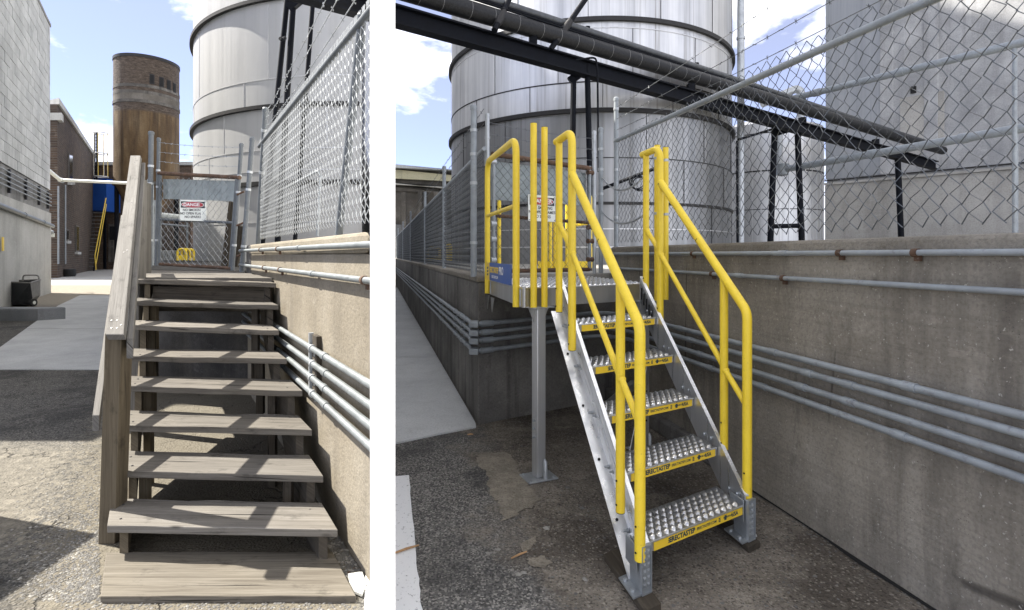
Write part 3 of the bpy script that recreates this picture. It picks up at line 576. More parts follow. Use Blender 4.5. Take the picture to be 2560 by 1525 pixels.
# pale tank behind the sunlit fence; the far side meets the added white wall
TC, TR = V((-4.72, 21.96, 1.4)), 7.2
def arc(r, n=160):
    pts = [TC+V((r*math.cos(2*math.pi*i/n), r*math.sin(2*math.pi*i/n), 0)) for i in range(n)]
    ok = [p.x < -.252*p.y-.22 for p in pts]
    i0 = next(i for i in range(n) if ok[i] and not ok[i-1]); out = []
    i = i0
    while ok[i % n] and len(out) < n: out.append(pts[i % n]); i += 1
    return out
t = thing('storage_tank', 'huge pale steel storage tank behind the sunlit chain-link fence', 'tank', TC)
def zt(y, Y=14.9): return EYE+(HY-y)/F*Y
zr1, zr2 = zt(265), zt(30)-.55
zr2 = 7.75
b = MB(); b.prism(arc(TR), (0, 0, 35)); b.build('shell', TANK_L, t, sharp=30)  # shell carried up out of view so its shadow covers the grey building
for z_, e, h in ((5.72, .11, .10), (8.75, .11, .10), (12.0, .11, .10), (17, .14, .12), (22, .14, .12)):
    b = MB(); b.prism([p+V((0, 0, z_-1.4)) for p in arc(TR+e)], (0, 0, h)); b.build('stiffener_ring', BAND, t, sharp=30)
for z_ in (6.55, 3.55, 3.95, 2.5, 4.55):
    b = MB(); b.prism([p+V((0, 0, z_-1.4)) for p in arc(TR+(.012 if z_ != 3.55 else .10))], (0, 0, .03 if z_ != 3.55 else .12)); b.build('seam', TANK_B if z_ != 3.55 else BAND, t, sharp=30)
b = MB()
for k, (z0, z1) in enumerate(((1.4, 2.5), (2.5, 3.55), (3.6, 4.55), (4.55, 5.72), (5.83, 6.55), (6.6, 8.75))):
    for j in range(4):
        an = math.radians(187+j*29+k*7.3); c = TC+V((math.cos(an), math.sin(an), 0))*(TR+.004)
        if c.x < -.252*c.y-.5: b.obox(V((c.x, c.y, (z0+z1)/2)), V((-math.sin(an), math.cos(an), 0))*.009, V((math.cos(an), math.sin(an), 0))*.006, Z*(z1-z0)/2)
b.build('weld_seam', TANK_B, t, kind='stuff')

# pipe rack over the sunlit yard
RL = 'legs of the black pipe rack beside the pale tank'
t = thing('pipe_rack', 'black steel pipe rack on leaning legs in front of the pale tank', 'pipe rack', P(704, 540, 8.6))
for (xa_, ya_, xb_, yb_, Y, r) in ((661, 560, 722, -40, 8.6, .042), (697, 560, 733, 10, 8.5, .046), (751, 420, 787, -60, 9.6, .040)):
    A = P(xa_, ya_, Y); B_ = P(xb_, yb_, Y); d = (B_-A); A = A+d*((1.4-A.z)/d.z); MB().tube([A, B_], r, 10).build('leg', BLACK, t)
MB().beam(P(722, 22, 8.5), P(772, -20, 8.5), .09, .12).build('bracket', BLACK, t)
MB().beam(P(760, -30, 8.7), P(960, 22, 7.6), .14, .20).build('beam', BLACK, t); MB().beam(P(772, -70, 8.7), P(960, -12, 7.6), .05, .10).build('upper_rail', BLACK, t)
MB().tube([P(712, 95, 8.5), P(706, 100, 8.4), P(700, 96, 8.35)], .03, 8).build('hook', BLACK, t)
t = thing('pipe', 'thin crooked pipe rising and bending behind the sunlit fence', 'pipe', P(795, 600, 6.5))
MB().tube(fillet([P(720, 468, 7.2), P(793, 428, 6.5), P(802, 436, 6.5), P(793, 590, 6.5)], .06), .016, 8).build('pipe', GALVP, t)

# things beyond the sunlit gate
def leaner(p0, p1, lab):
    b = MB(); b.beam(p0, p1, .10, .05, up=V((0, 1, 0))); o = b.build('board', W_DARK, loc=p0, uv=(V(p1)-V(p0), (1, 0, 0)), smooth=False); tag(o, lab, 'board', 'boards leaning behind the gate')
leaner(P(562, 667, 8.5), P(582, 505, 8.3), 'dark board leaning behind the sunlit gate, the taller one nearer its middle')
leaner(P(587, 667, 8.9), P(604, 565, 8.7), 'short dark board leaning behind the latch post of the sunlit gate')
def yellow_guard(p, wd, h, xa, lab, n=3):
    p = V(p); xa = V(xa).normalized(); t = thing('safety_rail', lab, 'safety rail', p, 'yellow safety rails inside the yard')
    for k in range(n):
        q = p+V((-xa.y, xa.x, 0))*.22*k
        MB().tube(fillet([q-xa*wd/2, q-xa*wd/2+Z*h, q+xa*wd/2+Z*h, q+xa*wd/2], .12, 5), .035, 10).build('hoop', YEL, t)
    MB().beam(p-xa*wd/2+Z*.08, p+xa*wd/2+Z*.08, .02, .14).build('toe_board', YEL, t)
yellow_guard(P(455, 651, 15.5), .24, .33, (1, .1, 0), 'yellow tubular safety rail seen through the sunlit gate', 3)
t = thing('chain_link_fence', 'low chain-link fence far behind the sunlit gate', 'fence', P(436, 652, 17))
b = MB(); o0 = P(400, 654, 17); u = P(470, 654, 16)-o0; chain_link(b, o0, V((u.x, u.y, 0)), u.length, 1.15, .075, .006); b.build('chain_link_mesh', WIRE_D, t, kind='stuff'); MB().tube([P(398, 560, 17), P(470, 566, 16)], .03, 8).build('top_rail', GALVP, t)
for x in (401, 468): MB().tube([P(x, 655, 16.9), P(x, 556, 16.9)], .035, 8).build('post', GALVP, t)
o = MB().prism([P(404, 652, 19), P(431, 652, 19), P(431, 626, 19), P(404, 626, 19)], (0, .8, 0)).build('concrete_block', BASEC, loc=P(417, 652, 19), bevel=.02, smooth=False); tag(o, 'pale concrete block on the yard beyond the sunlit gate', 'block')
t = thing('pipe', 'thick white pipe crossing low behind the sunlit gate', 'pipe', P(430, 543, 20)); MB().tube([P(396, 538, 20), P(475, 546, 20)], .11, 10).build('pipe', SIGNW, t)
t = thing('low_building', 'long low pale building just over the far horizon by the tank', 'building', P(520, 520, 70)); b = MB(); b.prism([P(425, 640, 70), P(700, 640, 70), P(700, 424, 70), P(425, 424, 70)], (0, 6, 0)); b.build('wall', BASEC, t, smooth=False)
b = MB(); b.prism([P(423, 424, 69.7), P(702, 424, 69.7), P(702, 416, 69.7), P(423, 416, 69.7)], (0, 6.6, 0)); b.build('roof', GALV, t, smooth=False)
# fence seen edge-on left of the gate
t = thing('chain_link_fence', 'chain-link fence seen nearly edge-on left of the sunlit gate', 'fence', (-4.98, 7.3, 1.4))
b = MB(); chain_link(b, (-4.96, 7.3, 1.45), DL, 9, 1.15, .06, .004); b.build('chain_link_mesh', WIRE, t, kind='stuff')
MB().tube([(-4.96, 7.3, 2.62), (-4.96+BL*8, 15.3, 2.62)], .022, 8).build('top_rail', GALVP, t)
for q in (2.7, 5.4, 8): MB().tube([(-4.96+BL*q, 7.3+q, 1.4), (-4.96+BL*q, 7.3+q, 2.9)], .026, 8).build('post', GALVP, t)

# painted block building
BW = lambda Y, z, o=0.0: V((-4.75-.6557*Y+o, Y, z))
t = thing('block_building', 'tall grey painted block building with a concrete base beyond the path', 'building', BW(18, 0)); TB = V(t.location)
uB = DL.normalized(); nB = V((.836, .548, 0))
b = MB(); b.prism([BW(8.4, -.1, -.03), BW(22.48, -.1, -.03), BW(22.48, -.1, -14), BW(8.4, -.1, -20)], (0, 0, 11.3)); b.build('wall', JOINT, t, smooth=False)
b = MB(); b.prism([BW(8.4, -.1, .10), BW(22.5, -.1, .10), BW(22.5, -.1, -.2), BW(8.4, -.1, -.2)], (0, 0, 3.45)); b.build('base_wall', BASEC, t, smooth=False)
b = MB(); b.prism([BW(8.4, 3.35, .02), BW(22.49, 3.35, .02), BW(22.49, 3.35, -.2), BW(8.4, 3.35, -.2)], (0, 0, .95)); b.build('stained_band', concrete('stained_grey_concrete', (.27, .27, .26), (.15, .15, .145), (.36, .36, .35), .6, .4, scale=.5).mat, t, smooth=False)
ch, bl = .338, .68
mesh_b = None
ncol = 13; nrow = 21; cnt = 0
for r in range(nrow):
    for c_ in range(ncol):
        s0 = c_*bl+(bl/2 if r % 2 else 0); Yc = 22.47-(s0+bl/2)/1.1958
        if Yc < 15.2: continue
        cpos = BW(Yc, 4.32+r*ch+ch/2)
        if mesh_b is None:
            src = MB().obox((0, 0, 0), uB*(bl/2-.010), nB*.05, Z*(ch/2-.009)).build('block', BLOCKM, t, loc=(0, 0, 0), bevel=0, smooth=False); mesh_b = src; src.location = cpos-TB
        else: copy_part(src, t, cpos-TB+nB*random.uniform(-.006, .006))
        cnt += 1
    if r % 2:
        cpos = BW(22.47-(bl/4)/1.1958, 4.32+r*ch+ch/2)
        b = MB().obox(cpos, uB*(bl/4-.01), nB*.05, Z*(ch/2-.009)).build('block', BLOCKM, t, smooth=False)
b = MB(); b.prism([BW(8.4, 11.2, .09), BW(22.56, 11.2, .09), BW(22.56, 11.2, -.4), BW(8.4, 11.2, -.4)], (0, 0, .12)); b.build('coping', JOINT, t, smooth=False)
b = MB(); b.prism([BW(8.4, 4.32, .05), BW(15.1, 4.32, .05), BW(15.1, 4.32, -.1), BW(8.4, 4.32, -.1)], (0, 0, 6.9)); b.build('side_wall', BLOCKM, t, smooth=False)
for k, z_ in enumerate((4.10, 3.95, 3.8, 3.65)):
    conduit([BW(14, z_, .14), BW(22.3, z_, .14)], .022, GALVP, f'thin conduit on the block building, {("topmost", "second", "third", "lowest")[k]} of four below the painted blocks', 'thin conduits on the block building')
t2 = thing('conduit_rack', 'small dark brackets holding the thin conduits on the block building', 'bracket', BW(18, 3.6))
for Y in (16.4, 18.4, 20.4, 22.0): MB().obox(BW(Y, 3.86, .08), uB*.06, Z*.36, nB*.03).build('bracket', BAND, t2)
conduit([BW(13, 3.05, .2), BW(22.35, 2.80, .2)], .075, GALVL, 'thick pale pipe along the base of the block building', 'pipes on the block building', (.5, .8))
o = MB().obox(P(5, 610, 15.4)+nB*.02, uB*.10, Z*.2, nB*.01).build('warning_sign', YELF, loc=P(0, 610, 15.6)); tag(o, 'small yellow sign fixed to the pale base of the block building', 'sign')
o = MB().obox(P(127, 588, 23.5), V((.16, 0, 0)), Z*.085, V((0, .012, 0))).build('plate_sign', SIGNW, loc=P(127, 588, 23.5)); tag(o, 'small white plate at the far corner of the block building', 'sign')
t = thing('lamp', 'round grey floodlight at the far corner of the block building', 'lamp', P(124, 578, 23)); MB().lathe([(.02, -.13), (.10, -.08), (.14, 0), (.12, .06), (.03, .10)], P(125, 580, 23), 12).build('lamp_shade', GALVP, t); MB().tube([P(125, 575, 23), P(118, 560, 22.6), P(110, 555, 22.5)], .02, 6).build('cable', BAND, t)

# added block out of view that shades the near end of the path
t = thing('added_shade_block', 'added plain concrete block shading the near path, unseen left of the wooden stairs', 'building', (-8.3, 6.6, 0))
b = MB(); b.box(-9.6, -7.5, 5.75, 7.45, -.1, 4.25); b.build('wall', BASEC, t, smooth=False); b = MB(); b.box(-9.7, -7.4, 5.65, 7.5, 4.252, 4.4); b.build('roof', JOINT, t, smooth=False)
t = thing('added_shade_box', 'added unseen steel box casting shade on the asphalt left of the wooden stairs', 'shadow caster', (-4.1, 3.1, 0))  # added out of view only to cast the shadow on the near asphalt
MB().box(-4.45, -3.75, 2.72, 3.45, .08, 1.62).build('body', GALVP, t, bevel=.02); MB().box(-4.4, -3.8, 2.77, 3.4, 0, .079).build('plinth', JOINT, t); MB().box(-4.38, -3.82, 2.704, 2.7195, .16, 1.52).build('door', GALVP, t)

# kerb, cart
o = MB().prism([(-22, 12.9, -.05), (-11.45, 12.9, -.05), (-11.05, 13.25, -.05), (-22, 13.25, -.05)], (0, 0, .36)).build('kerb', KERB, bevel=.03, smooth=False); o['kind'] = 'structure'
t = thing('dump_cart', 'steel tilting dump cart with a loop handle parked by the block building', 'cart', P(60, 765, 16.6))
YC = 16.6
A = [P(18, 706, YC), P(103, 701, YC), P(101, 737, YC), P(84, 745, YC), P(78, 757, YC), P(32, 757, YC)]
front = [P(18, 706, YC), P(76, 708, YC-.3), P(81, 745, YC-.15), P(72, 762, YC-.1), P(30, 762, YC-.1)]
back = [P(22, 703, YC+1.0), P(101, 700, YC+.5), P(101, 737, YC+.5), P(85, 760, YC+.5), P(36, 757, YC+.8)]
b = MB(); n = 5; vv = front+back
b.add(vv, [(0, 1, 2, 3, 4), (9, 8, 7, 6, 5), (2, 1, 6, 7), (3, 2, 7, 8), (4, 3, 8, 9), (0, 4, 9, 5)]); b.m[2] = 1; b.m[3] = 1  # sides in shade coloured black, the lit right panel grey
b.build('bin', [CARTD, CARTG], t, smooth=False)
b = MB(); rim = [front[0], front[1], back[1], back[0]]
for i in range(4): b.tube([rim[i]+Z*.01, rim[(i+1) % 4]+Z*.01], .025, 6)
b.build('rim', CARTG, t)
hp = [P(57, 703, YC+.5), P(58, 688, YC+.5), P(96, 688, YC+.4), P(98, 702, YC+.4)]
MB().tube(fillet(hp, .1, 4), .022, 8).build('handle', CARTG, t)
for x, Y in ((83, YC-.05), (40, YC+.4)):
    wh = MB(); c = P(x, 757, Y); c.z = .12; wh.tube([c-V((.035, 0, 0)), c+V((.035, 0, 0))], .115, 16); wo = wh.build('wheel', RUBBER, t); MB().tube([c-V((.04, 0, 0)), c+V((.04, 0, 0))], .055, 12).build('hub', SIGNW, wo)
MB().beam(P(50, 765, YC)+Z*.14, P(84, 765, YC)+Z*.14, .05, .06).build('skid', W_POST, t)

# brick building and what stands in its corner
BK = lambda Y, z, o=0.0: V((-7.2-.6557*Y+o, Y, z))
t = thing('brick_building', 'long brown brick building with a pale coping beyond the block building', 'building', BK(40, 0))
b = MB(); b.prism([BK(36.9, -.1), BK(57.6, -.1), BK(57.6, -.1, -14), BK(36.9, -.1, -9)], (0, 0, 12.1)); b.build('wall', BRICK_S, t, smooth=False)
b = MB(); b.prism([BK(36.8, 12.0, .15), BK(57.7, 12.0, .15), BK(57.7, 12.0, -.6), BK(37.3, 12.0, -.6)], (0, 0, .42)); b.build('coping', BASEC, t, smooth=False)
b = MB(); b.prism([BK(36.85, 10.9, .3), BK(37.6, 10.9, .3), BK(37.6, 10.9, -.6), BK(36.85, 10.9, -3)], (0, 0, .5)); b.build('corbel', BASEC, t, smooth=False)
for (xa_, xb_, ya_, yb_) in ((161, 170, 572, 602), (187, 196, 562, 630), (169, 180, 383, 455)):
    p0 = onplane(-7.2, BL, xa_, yb_); p1 = onplane(-7.2, BL, xb_, yb_); hz = EYE+(HY-ya_)/F*p0.y-p0.z
    fo = MB().prism([p0+nB*.01, p1+nB*.01, p1+Z*hz+nB*.01, p0+Z*hz+nB*.01], nB*.06).build('window', DARKB, t, smooth=False); e = (p1-p0)*.14
    MB().prism([p0+nB*.072+e+Z*.12, p1+nB*.072-e+Z*.12, p1-e+Z*(hz-.12)+nB*.072, p0+e+Z*(hz-.12)+nB*.072], nB*.01).build('pane', GLASS, fo, smooth=False)
    MB().prism([p0+nB*.0+Z*-.2, p1+Z*-.2, p1, p0], nB*.2).build('sill', BASEC, fo, smooth=False)
for i, (xx, ya_, yb_) in enumerate(((140, 465, 660), (158, 462, 660))):
    p0 = onplane(-7.1, BL, xx+1, yb_); p1 = V((p0.x, p0.y, EYE+(HY-ya_)/F*p0.y)); conduit([p0+nB*.1, p1+nB*.1], .05, GALVP, ('thin rusty downpipe nearest the corner of the brick building', 'thin downpipe on the brick building, second from its corner')[i], 'downpipes on the brick building')
t = thing('cross_pipe', 'white horizontal pipe bridging from the block building in front of the brick wall', 'pipe', P(152, 451, 27.5))
MB().tube([P(100, 408, 23.2), P(152, 451, 27.0)], .085, 10).build('pipe', SIGNW, t); MB().tube([P(151, 450, 27.0), P(345, 459, 27.0)], .075, 10).build('pipe', SIGNW, t); MB().tube([P(148, 449, 27.0), P(158, 452, 27.0)], .12, 10).build('elbow', GALVP, t)
t = thing('rear_building', 'dark low brick building closing the yard behind the silo', 'building', P(340, 640, 58.5))
b = MB(); b.prism([P(200, 674, 58.2), P(478, 674, 58.2), P(478, 412, 58.2), P(200, 412, 58.2)], (0, 8, 0)); b.build('wall', BRICK_F, t, smooth=False)
b = MB(); b.prism([P(200, 412, 57.9), P(480, 412, 57.9), P(480, 404, 57.9), P(200, 404, 57.9)], (0, 8.6, 0)); b.build('coping', BASEC, t, smooth=False)
fo = MB().prism([P(272, 655, 58.1), P(288, 655, 58.1), P(288, 560, 58.1), P(272, 560, 58.1)], (0, -.08, 0)).build('door', DARKB, t, smooth=False); MB().prism([P(275, 600, 58.0), P(286, 600, 58.0), P(286, 566, 58.0), P(275, 566, 58.0)], (0, -.05, 0)).build('pane', GLASS, fo, smooth=False)
t = thing('blue_box', 'tall blue steel enclosure raised in the dark corner of the brick buildings', 'enclosure', P(248, 528, 56))
b = MB(); b.prism([P(226, 528, 56), P(266, 528, 56), P(266, 446, 56), P(226, 446, 56)], (0, 2, 0)); b.build('body', BLUEB, t, smooth=False)
b = MB(); b.prism([P(229, 526, 55.94), P(263, 526, 55.94), P(263, 490, 55.94), P(229, 490, 55.94)], (0, -.05, 0)); b.build('door', BLUEB, t, smooth=False)
for x in (230, 262): MB().beam(P(x, 672, 56.6), P(x, 529, 56.6), .2, .2, up=V((0, 1, 0))).build('leg', BLACK, t)
t = thing('caged_ladder', 'pale caged ladder rising above the blue enclosure', 'ladder', P(252, 445, 55.6))
cl = P(252, 440, 55.6); rr = .62
for x in (237, 242): MB().tube([P(x, 448, 55.6), P(x, 331, 55.6)], .07, 6).build('stile', BLACK, t)
for k in range(14): MB().tube([P(237, 440-k*8, 55.6), P(242, 440-k*8, 55.6)], .03, 5).build('rung', BLACK, t)
for y in (333, 384, 442): MB().tube([P(252, y, 55.6)+V((rr*math.cos(a_*.3927), rr*math.sin(a_*.3927), 0)) for a_ in range(17)], .06, 6, cap=False).build('hoop', PALE, t)
for k in range(8): MB().tube([P(252, 442, 55.6)+V((rr*math.cos(k*.785+.3), rr*math.sin(k*.785+.3), 0)), P(252, 333, 55.6)+V((rr*math.cos(k*.785+.3), rr*math.sin(k*.785+.3), 0))], .03, 5).build('cage_bar', PALE if k % 2 else YELD, t)
t = thing('fire_stair', 'dark outdoor stair with thin yellow rails below the blue enclosure', 'staircase', P(225, 675, 55))
for k in range(16):
    f = k/15; c = P(214, 676, 52.5).lerp(P(240, 532, 56), f); MB().obox(c, V((.75, 0, 0)), V((0, .16, 0)), Z*.03).build('step', JOINT, t)
for dx in (-.8, .8): MB().beam(P(214, 678, 52.5)+V((dx, 0, 0)), P(240, 534, 56)+V((dx, 0, 0)), .06, .3).build('stringer', BLACK, t)
MB().tube([P(240, 675, 52), P(237, 640, 52), P(265, 495, 55.5)], .05, 6).build('handrail', YELD, t); MB().tube([P(240, 660, 52), P(266, 510, 55.5)], .04, 6).build('mid_rail', YELD, t); MB().tube([P(211, 585, 53), P(217, 552, 53.5)], .045, 6).build('handrail', YELD, t)
o = MB().lathe([(.35, 0), (.42, .12), (.42, .5), (.36, .55)], G(173, 691)+Z*.0, 14).build('drum', RUBBER, loc=G(173, 691)); tag(o, 'small dark drum on the gravel at the foot of the brick building', 'drum')

# silo
t = thing('silo', 'round brown stained concrete silo with a row of small openings near its top', 'silo', (-30.7, 45, 0))
SC = V((-30.72, 45, 0)); SR = 2.31
def zs(y): return EYE+(HY-y)/F*(45-SR*.95)
b = MB(); b.lathe([(SR, zs(452)), (SR, zs(252)), (SR*1.0, zs(140))], SC, 56); b.build('shell', SILO, t, sharp=30)
b = MB(); b.lathe([(.5, zs(575)), (SR*.99, zs(455))], SC, 40); b.build('hopper', SILO, t, sharp=30)
for y, e, mm in ((137, .05, BAND), (251, .05, DARKB), (455, .07, DARKB), (212, .025, DARKB), (228, .02, DARKB)):
    MB().lathe([(SR+e, zs(y)-.12), (SR+e, zs(y)+.12)], SC, 56).build('band', mm, t, sharp=30)
MB().lathe([(SR+.012, zs(250)), (SR+.012, zs(227))], SC, 56).build('pale_band', concrete('weathered_silo_band', (.15, .135, .115), (.085, .075, .06), (.22, .205, .18), .7, .3, scale=.5).mat, t, sharp=30)
for k, x in enumerate((381, 403, 421, 435)):
    an = math.radians((-47.7, -30.9, -16, -1)[k]); c = SC+V((math.cos(an), math.sin(an), 0))*SR*1.0
    tn = V((-math.sin(an), math.cos(an), 0)); rd = V((math.cos(an), math.sin(an), 0)); zc = zs(193+k*2)
    fr = MB().obox(V((c.x, c.y, zc)), tn*.17, rd*.04, Z*.40).build('window', BAND, t); MB().obox(V((c.x, c.y, zc))+rd*.03, tn*.11, rd*.03, Z*.33).build('opening', HOLE, fr)
for an in (0.6, 2.2, 3.9, 5.4): MB().tube([SC+V((math.cos(an)*SR*.9, math.sin(an)*SR*.9, 0)), SC+V((math.cos(an)*SR*.9, math.sin(an)*SR*.9, zs(460)))], .16, 8).build('leg', BLACK, t)

# ------------------------------------------------------------------ METAL STAIR SIDE
WR = lambda Y, o=0.0, z=0.0: V((2.4525-.2253*Y+o, Y, z))
t = thing('parapet_wall', 'dark damp concrete wall standing beside the metal stairs', 'wall', WR(4))
b = MB(); b.prism([WR(.6, 0, -.05), WR(5.95, 0, -.05), WR(6.1, .25, -.05), WR(.6, .25, -.05)], (0, 0, 1.645)); b.build('wall', CONC_R, t, smooth=False)
b = MB(); b.prism([WR(.6, -.012, 1.597), WR(5.95, -.012, 1.597), WR(6.1, .26, 1.597), WR(.6, .26, 1.597)], (0, 0, .09)); b.build('cap', CONC_CAP, t, bevel=.02, smooth=False)
b = MB(); b.prism([WR(3.9, -.05, 0.0), WR(5.9, -.10, 0), WR(5.9, .05, 0), WR(3.9, .05, 0)], (0, 0, .14)); b.build('footing', CONC_D, t, bevel=.02, smooth=False)
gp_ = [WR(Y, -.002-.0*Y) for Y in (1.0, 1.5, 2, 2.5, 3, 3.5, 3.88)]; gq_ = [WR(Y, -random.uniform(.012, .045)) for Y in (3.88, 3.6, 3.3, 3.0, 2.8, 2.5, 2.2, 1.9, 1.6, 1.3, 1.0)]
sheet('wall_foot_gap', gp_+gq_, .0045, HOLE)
t = thing('retaining_wall', 'long low stained concrete wall carrying the dense fence beside the pale path', 'wall', (-.32, 5.03, 0))
c1 = V((-.32, 5.03, 0)); c2 = V((1.13, 5.965, 0))
b = MB(); b.prism([V((c1.x, c1.y, -.05)), V((c2.x, c2.y, -.05)), V((c2.x-.1, c2.y+.2, -.05)), V((FWX(5.3, .25), 5.35, -.05)), V((FWX(48, .25), 48, -.05)), V((FWX(48), 48, -.05))], (0, 0, 1.39)); b.build('wall', CONC_D, t, bevel=.015, smooth=False)
b = MB(); b.prism([V((FWX(5.02, -.015), 5.02, 1.342)), V((FWX(5.02, .33), 5.2, 1.342)), V((FWX(48, .28), 48, 1.342)), V((FWX(48, -.015), 48, 1.342))], (0, 0, .055)); b.build('cap', CONC_CAP, t, bevel=.012, smooth=False)
nF = V((-1, BF, 0)).normalized(); nR = V((-1, BR, 0)).normalized()
back_n = V((.545, -.84, 0))
for k, z in enumerate((.955, .875, .80, .705)):
    nm = ('uppermost', 'second highest', 'third highest', 'lowest')[k]
    Yf = 5.03; pa = V((FWX(30, -.045), 30, z)); pb = V((FWX(5.03, -.045), 5.0, z))
    t = conduit([pa, pb], .021, GALVP, f'{nm} of four grey conduits along the long stained wall by the path', 'conduits along the long stained wall', (.985, .93, .97), (.90, .955, .975), nF)
    c = V((c1.x-.035, c1.y-.05, z)); MB().obox(c, V((.045, -.01, 0)), V((.0, .06, 0)), Z*.028).build('corner_box', GALVP, t, bevel=.008)
    e0 = c+V((.04, -.005, 0)); u = LR
    e1 = V((c1.x, c1.y, z))+back_n*.05+u*.12; e2 = V((c1.x, c1.y, z))+back_n*.05+u*1.46; z2 = (.99, .92, .83, .75)[k]
    e3 = WR(5.35, -.06, z2)
    t = thing('conduit', f'{nm} of four grey conduits crossing the dark wall under the metal platform', 'pipe', e0, 'conduits under the metal platform')
    MB().tube(fillet([e0, e1, V((e2.x, e2.y, (z+z2)/2+.01)), e3], .25, 6), .021, 10).build('pipe', GALVP, t)
    MB().tube([e0+u*.03, e0+u*.16], .029, 10).build('coupling', GALVP, t)
    conduit([WR(5.36, -.06, z2), WR(.7, -.055, z2)], .0185, GALVP, f'{nm} of four grey conduits low on the dark wall beside the metal stairs', 'conduits low on the dark wall', (.20+.03*k, .43+.06*k, .62-.07*k), (), nR)
conduit([WR(5.9, -.04, 1.61), WR(.7, -.03, 1.61)], .0145, GALVP, 'thin conduit just under the rough cap of the dark wall', 'conduits near the top of the dark wall', (.5,), (.31, .58, .66), nR, rusty=True)
conduit([WR(5.9, -.04, 1.456), WR(.7, -.03, 1.456)], .0145, GALVP, 'thin conduit a hand lower than the cap conduit on the dark wall', 'conduits near the top of the dark wall', (.42,), (.5, .36), nR, rusty=True)

# metal stair
MS = thing('metal_staircase', 'aluminium access stair with yellow tubular handrails leading up to a small platform', 'staircase', (.9, 3.4, 0))
bump_rows = {}
def grip(b, o, ex, ey, L, D, nx, ny, sx=.5):
    for j in range(ny):
        for i in range(nx-(j % 2)):
            c = o+ex*((i+.5+(.5 if j % 2 else 0))*L/nx)+ey*((j+.5)*D/ny); hw_, hl, hh = L/nx*.40, D/ny*.62, .012
            vs_ = []; 
            for v_ in (-1, -.6, 0, .6, 1):
                k_ = math.sqrt(max(0, 1-v_*v_))
                for u_, z_ in ((-1, 0), (-.6, .42), (-.1, .78), (.2, .95), (.45, 1.0)): vs_.append(c+ey*v_*hl+ex*(hw_*u_*(.35+.65*k_) if u_ < 0 else hw_*u_*k_+hw_*.12)+Z*(hh*z_*k_+.0004))
            fs = [(r_*5+q, r_*5+q+1, r_*5+q+6, r_*5+q+5) for r_ in range(4) for q in range(4)]
            b.add(vs_, fs, 0)
            top = [vs_[r_*5+4] for r_ in range(5)]; bot = [V((p.x, p.y, o.z+.0008)) for p in top]
            b.add(top+bot, [(r_, r_+1, r_+6, r_+5) for r_ in range(4)], 1)
            b.add([bot[0], bot[2]+ex*hw_*.45-Z*.0003, bot[4]], [(0, 1, 2)], 1)
TW = .728
def tread_o(k): return V((.65-.0545*k, 2.546+.2455*k, .228*(k+1)))
faceN = V((.5275, -.8495, 0))
for k in range(5):
    o0 = tread_o(k); dep = DR*.242; b = MB()
    b.prism([o0-Z*.004, o0+LR*TW-Z*.004, o0+LR*TW+dep-Z*.004, o0+dep-Z*.004], Z*.004)
    tr = b.build('tread', ALU_D, MS, smooth=False)
    MB().prism([o0-Z*.048-faceN*.004, o0+LR*TW-Z*.048-faceN*.004, o0+LR*TW-Z*.0045-faceN*.004, o0-Z*.0045-faceN*.004], faceN*.004).build('nosing', ALU, tr, smooth=False)
    MB().tube([o0-Z*.003, o0+LR*TW-Z*.003], .005, 8).build('nosing_edge', ALU, tr)
    MB().prism([o0+dep-Z*.04, o0+LR*TW+dep-Z*.04, o0+LR*TW+dep-Z*.005, o0+dep-Z*.005], DR.normalized()*.004).build('rear_flange', ALU_D, tr, smooth=False)
    b = MB(); grip(b, o0+LR*.02+DR*.012, LR, DR.normalized(), TW-.04, .225, 14, 5); b.build('grip_scoop', [ALU, HOLE], tr, kind='stuff', sharp=60)
    s0 = o0+faceN*.0012+LR*.035-Z*.0265; s1 = o0+faceN*.0012+LR*(TW-.012)-Z*.0265
    MB().prism([s0-Z*.0225, s1-Z*.0225, s1+Z*.0215, s0+Z*.0215], faceN*.001).build('yellow_strip', YELF, tr, smooth=False)
    fo = o0+faceN*.0026-Z*.027
    text('ERECTASTEP', .034, INK, fo+LR*.235, LR, Z, tr, off=.0012, sx=.98); text('ERECTASTEP.COM', .019, INK, fo+LR*.42, LR, Z, tr, off=.0003); text('MADE IN USA', .013, INK, fo+LR*.595+Z*.001, LR, Z, tr, off=.0004); text('USA', .03, INK, fo+LR*.65, LR, Z, tr, off=.0008)
    b = MB()
    for q in range(3): b.prism([fo+LR*(.135+.0*q)+Z*(.012-q*.009), fo+LR*.155+Z*(.014-q*.009), fo+LR*.153+Z*(.009-q*.009), fo+LR*.132+Z*(.007-q*.009)], faceN*.0005)
    for q in range(3): b.prism([fo+LR*.515+Z*(.011-q*.008), fo+LR*.53+Z*(.011-q*.008), fo+LR*.53+Z*(.006-q*.008), fo+LR*.515+Z*(.006-q*.008)], faceN*.0005)
    b.prism([fo+LR*.562-Z*.012, fo+LR*.58-Z*.012, fo+LR*.58+Z*.013, fo+LR*.562+Z*.013], faceN*.0005)
    b.build('printed_mark', INK, tr, smooth=False, kind='stuff')
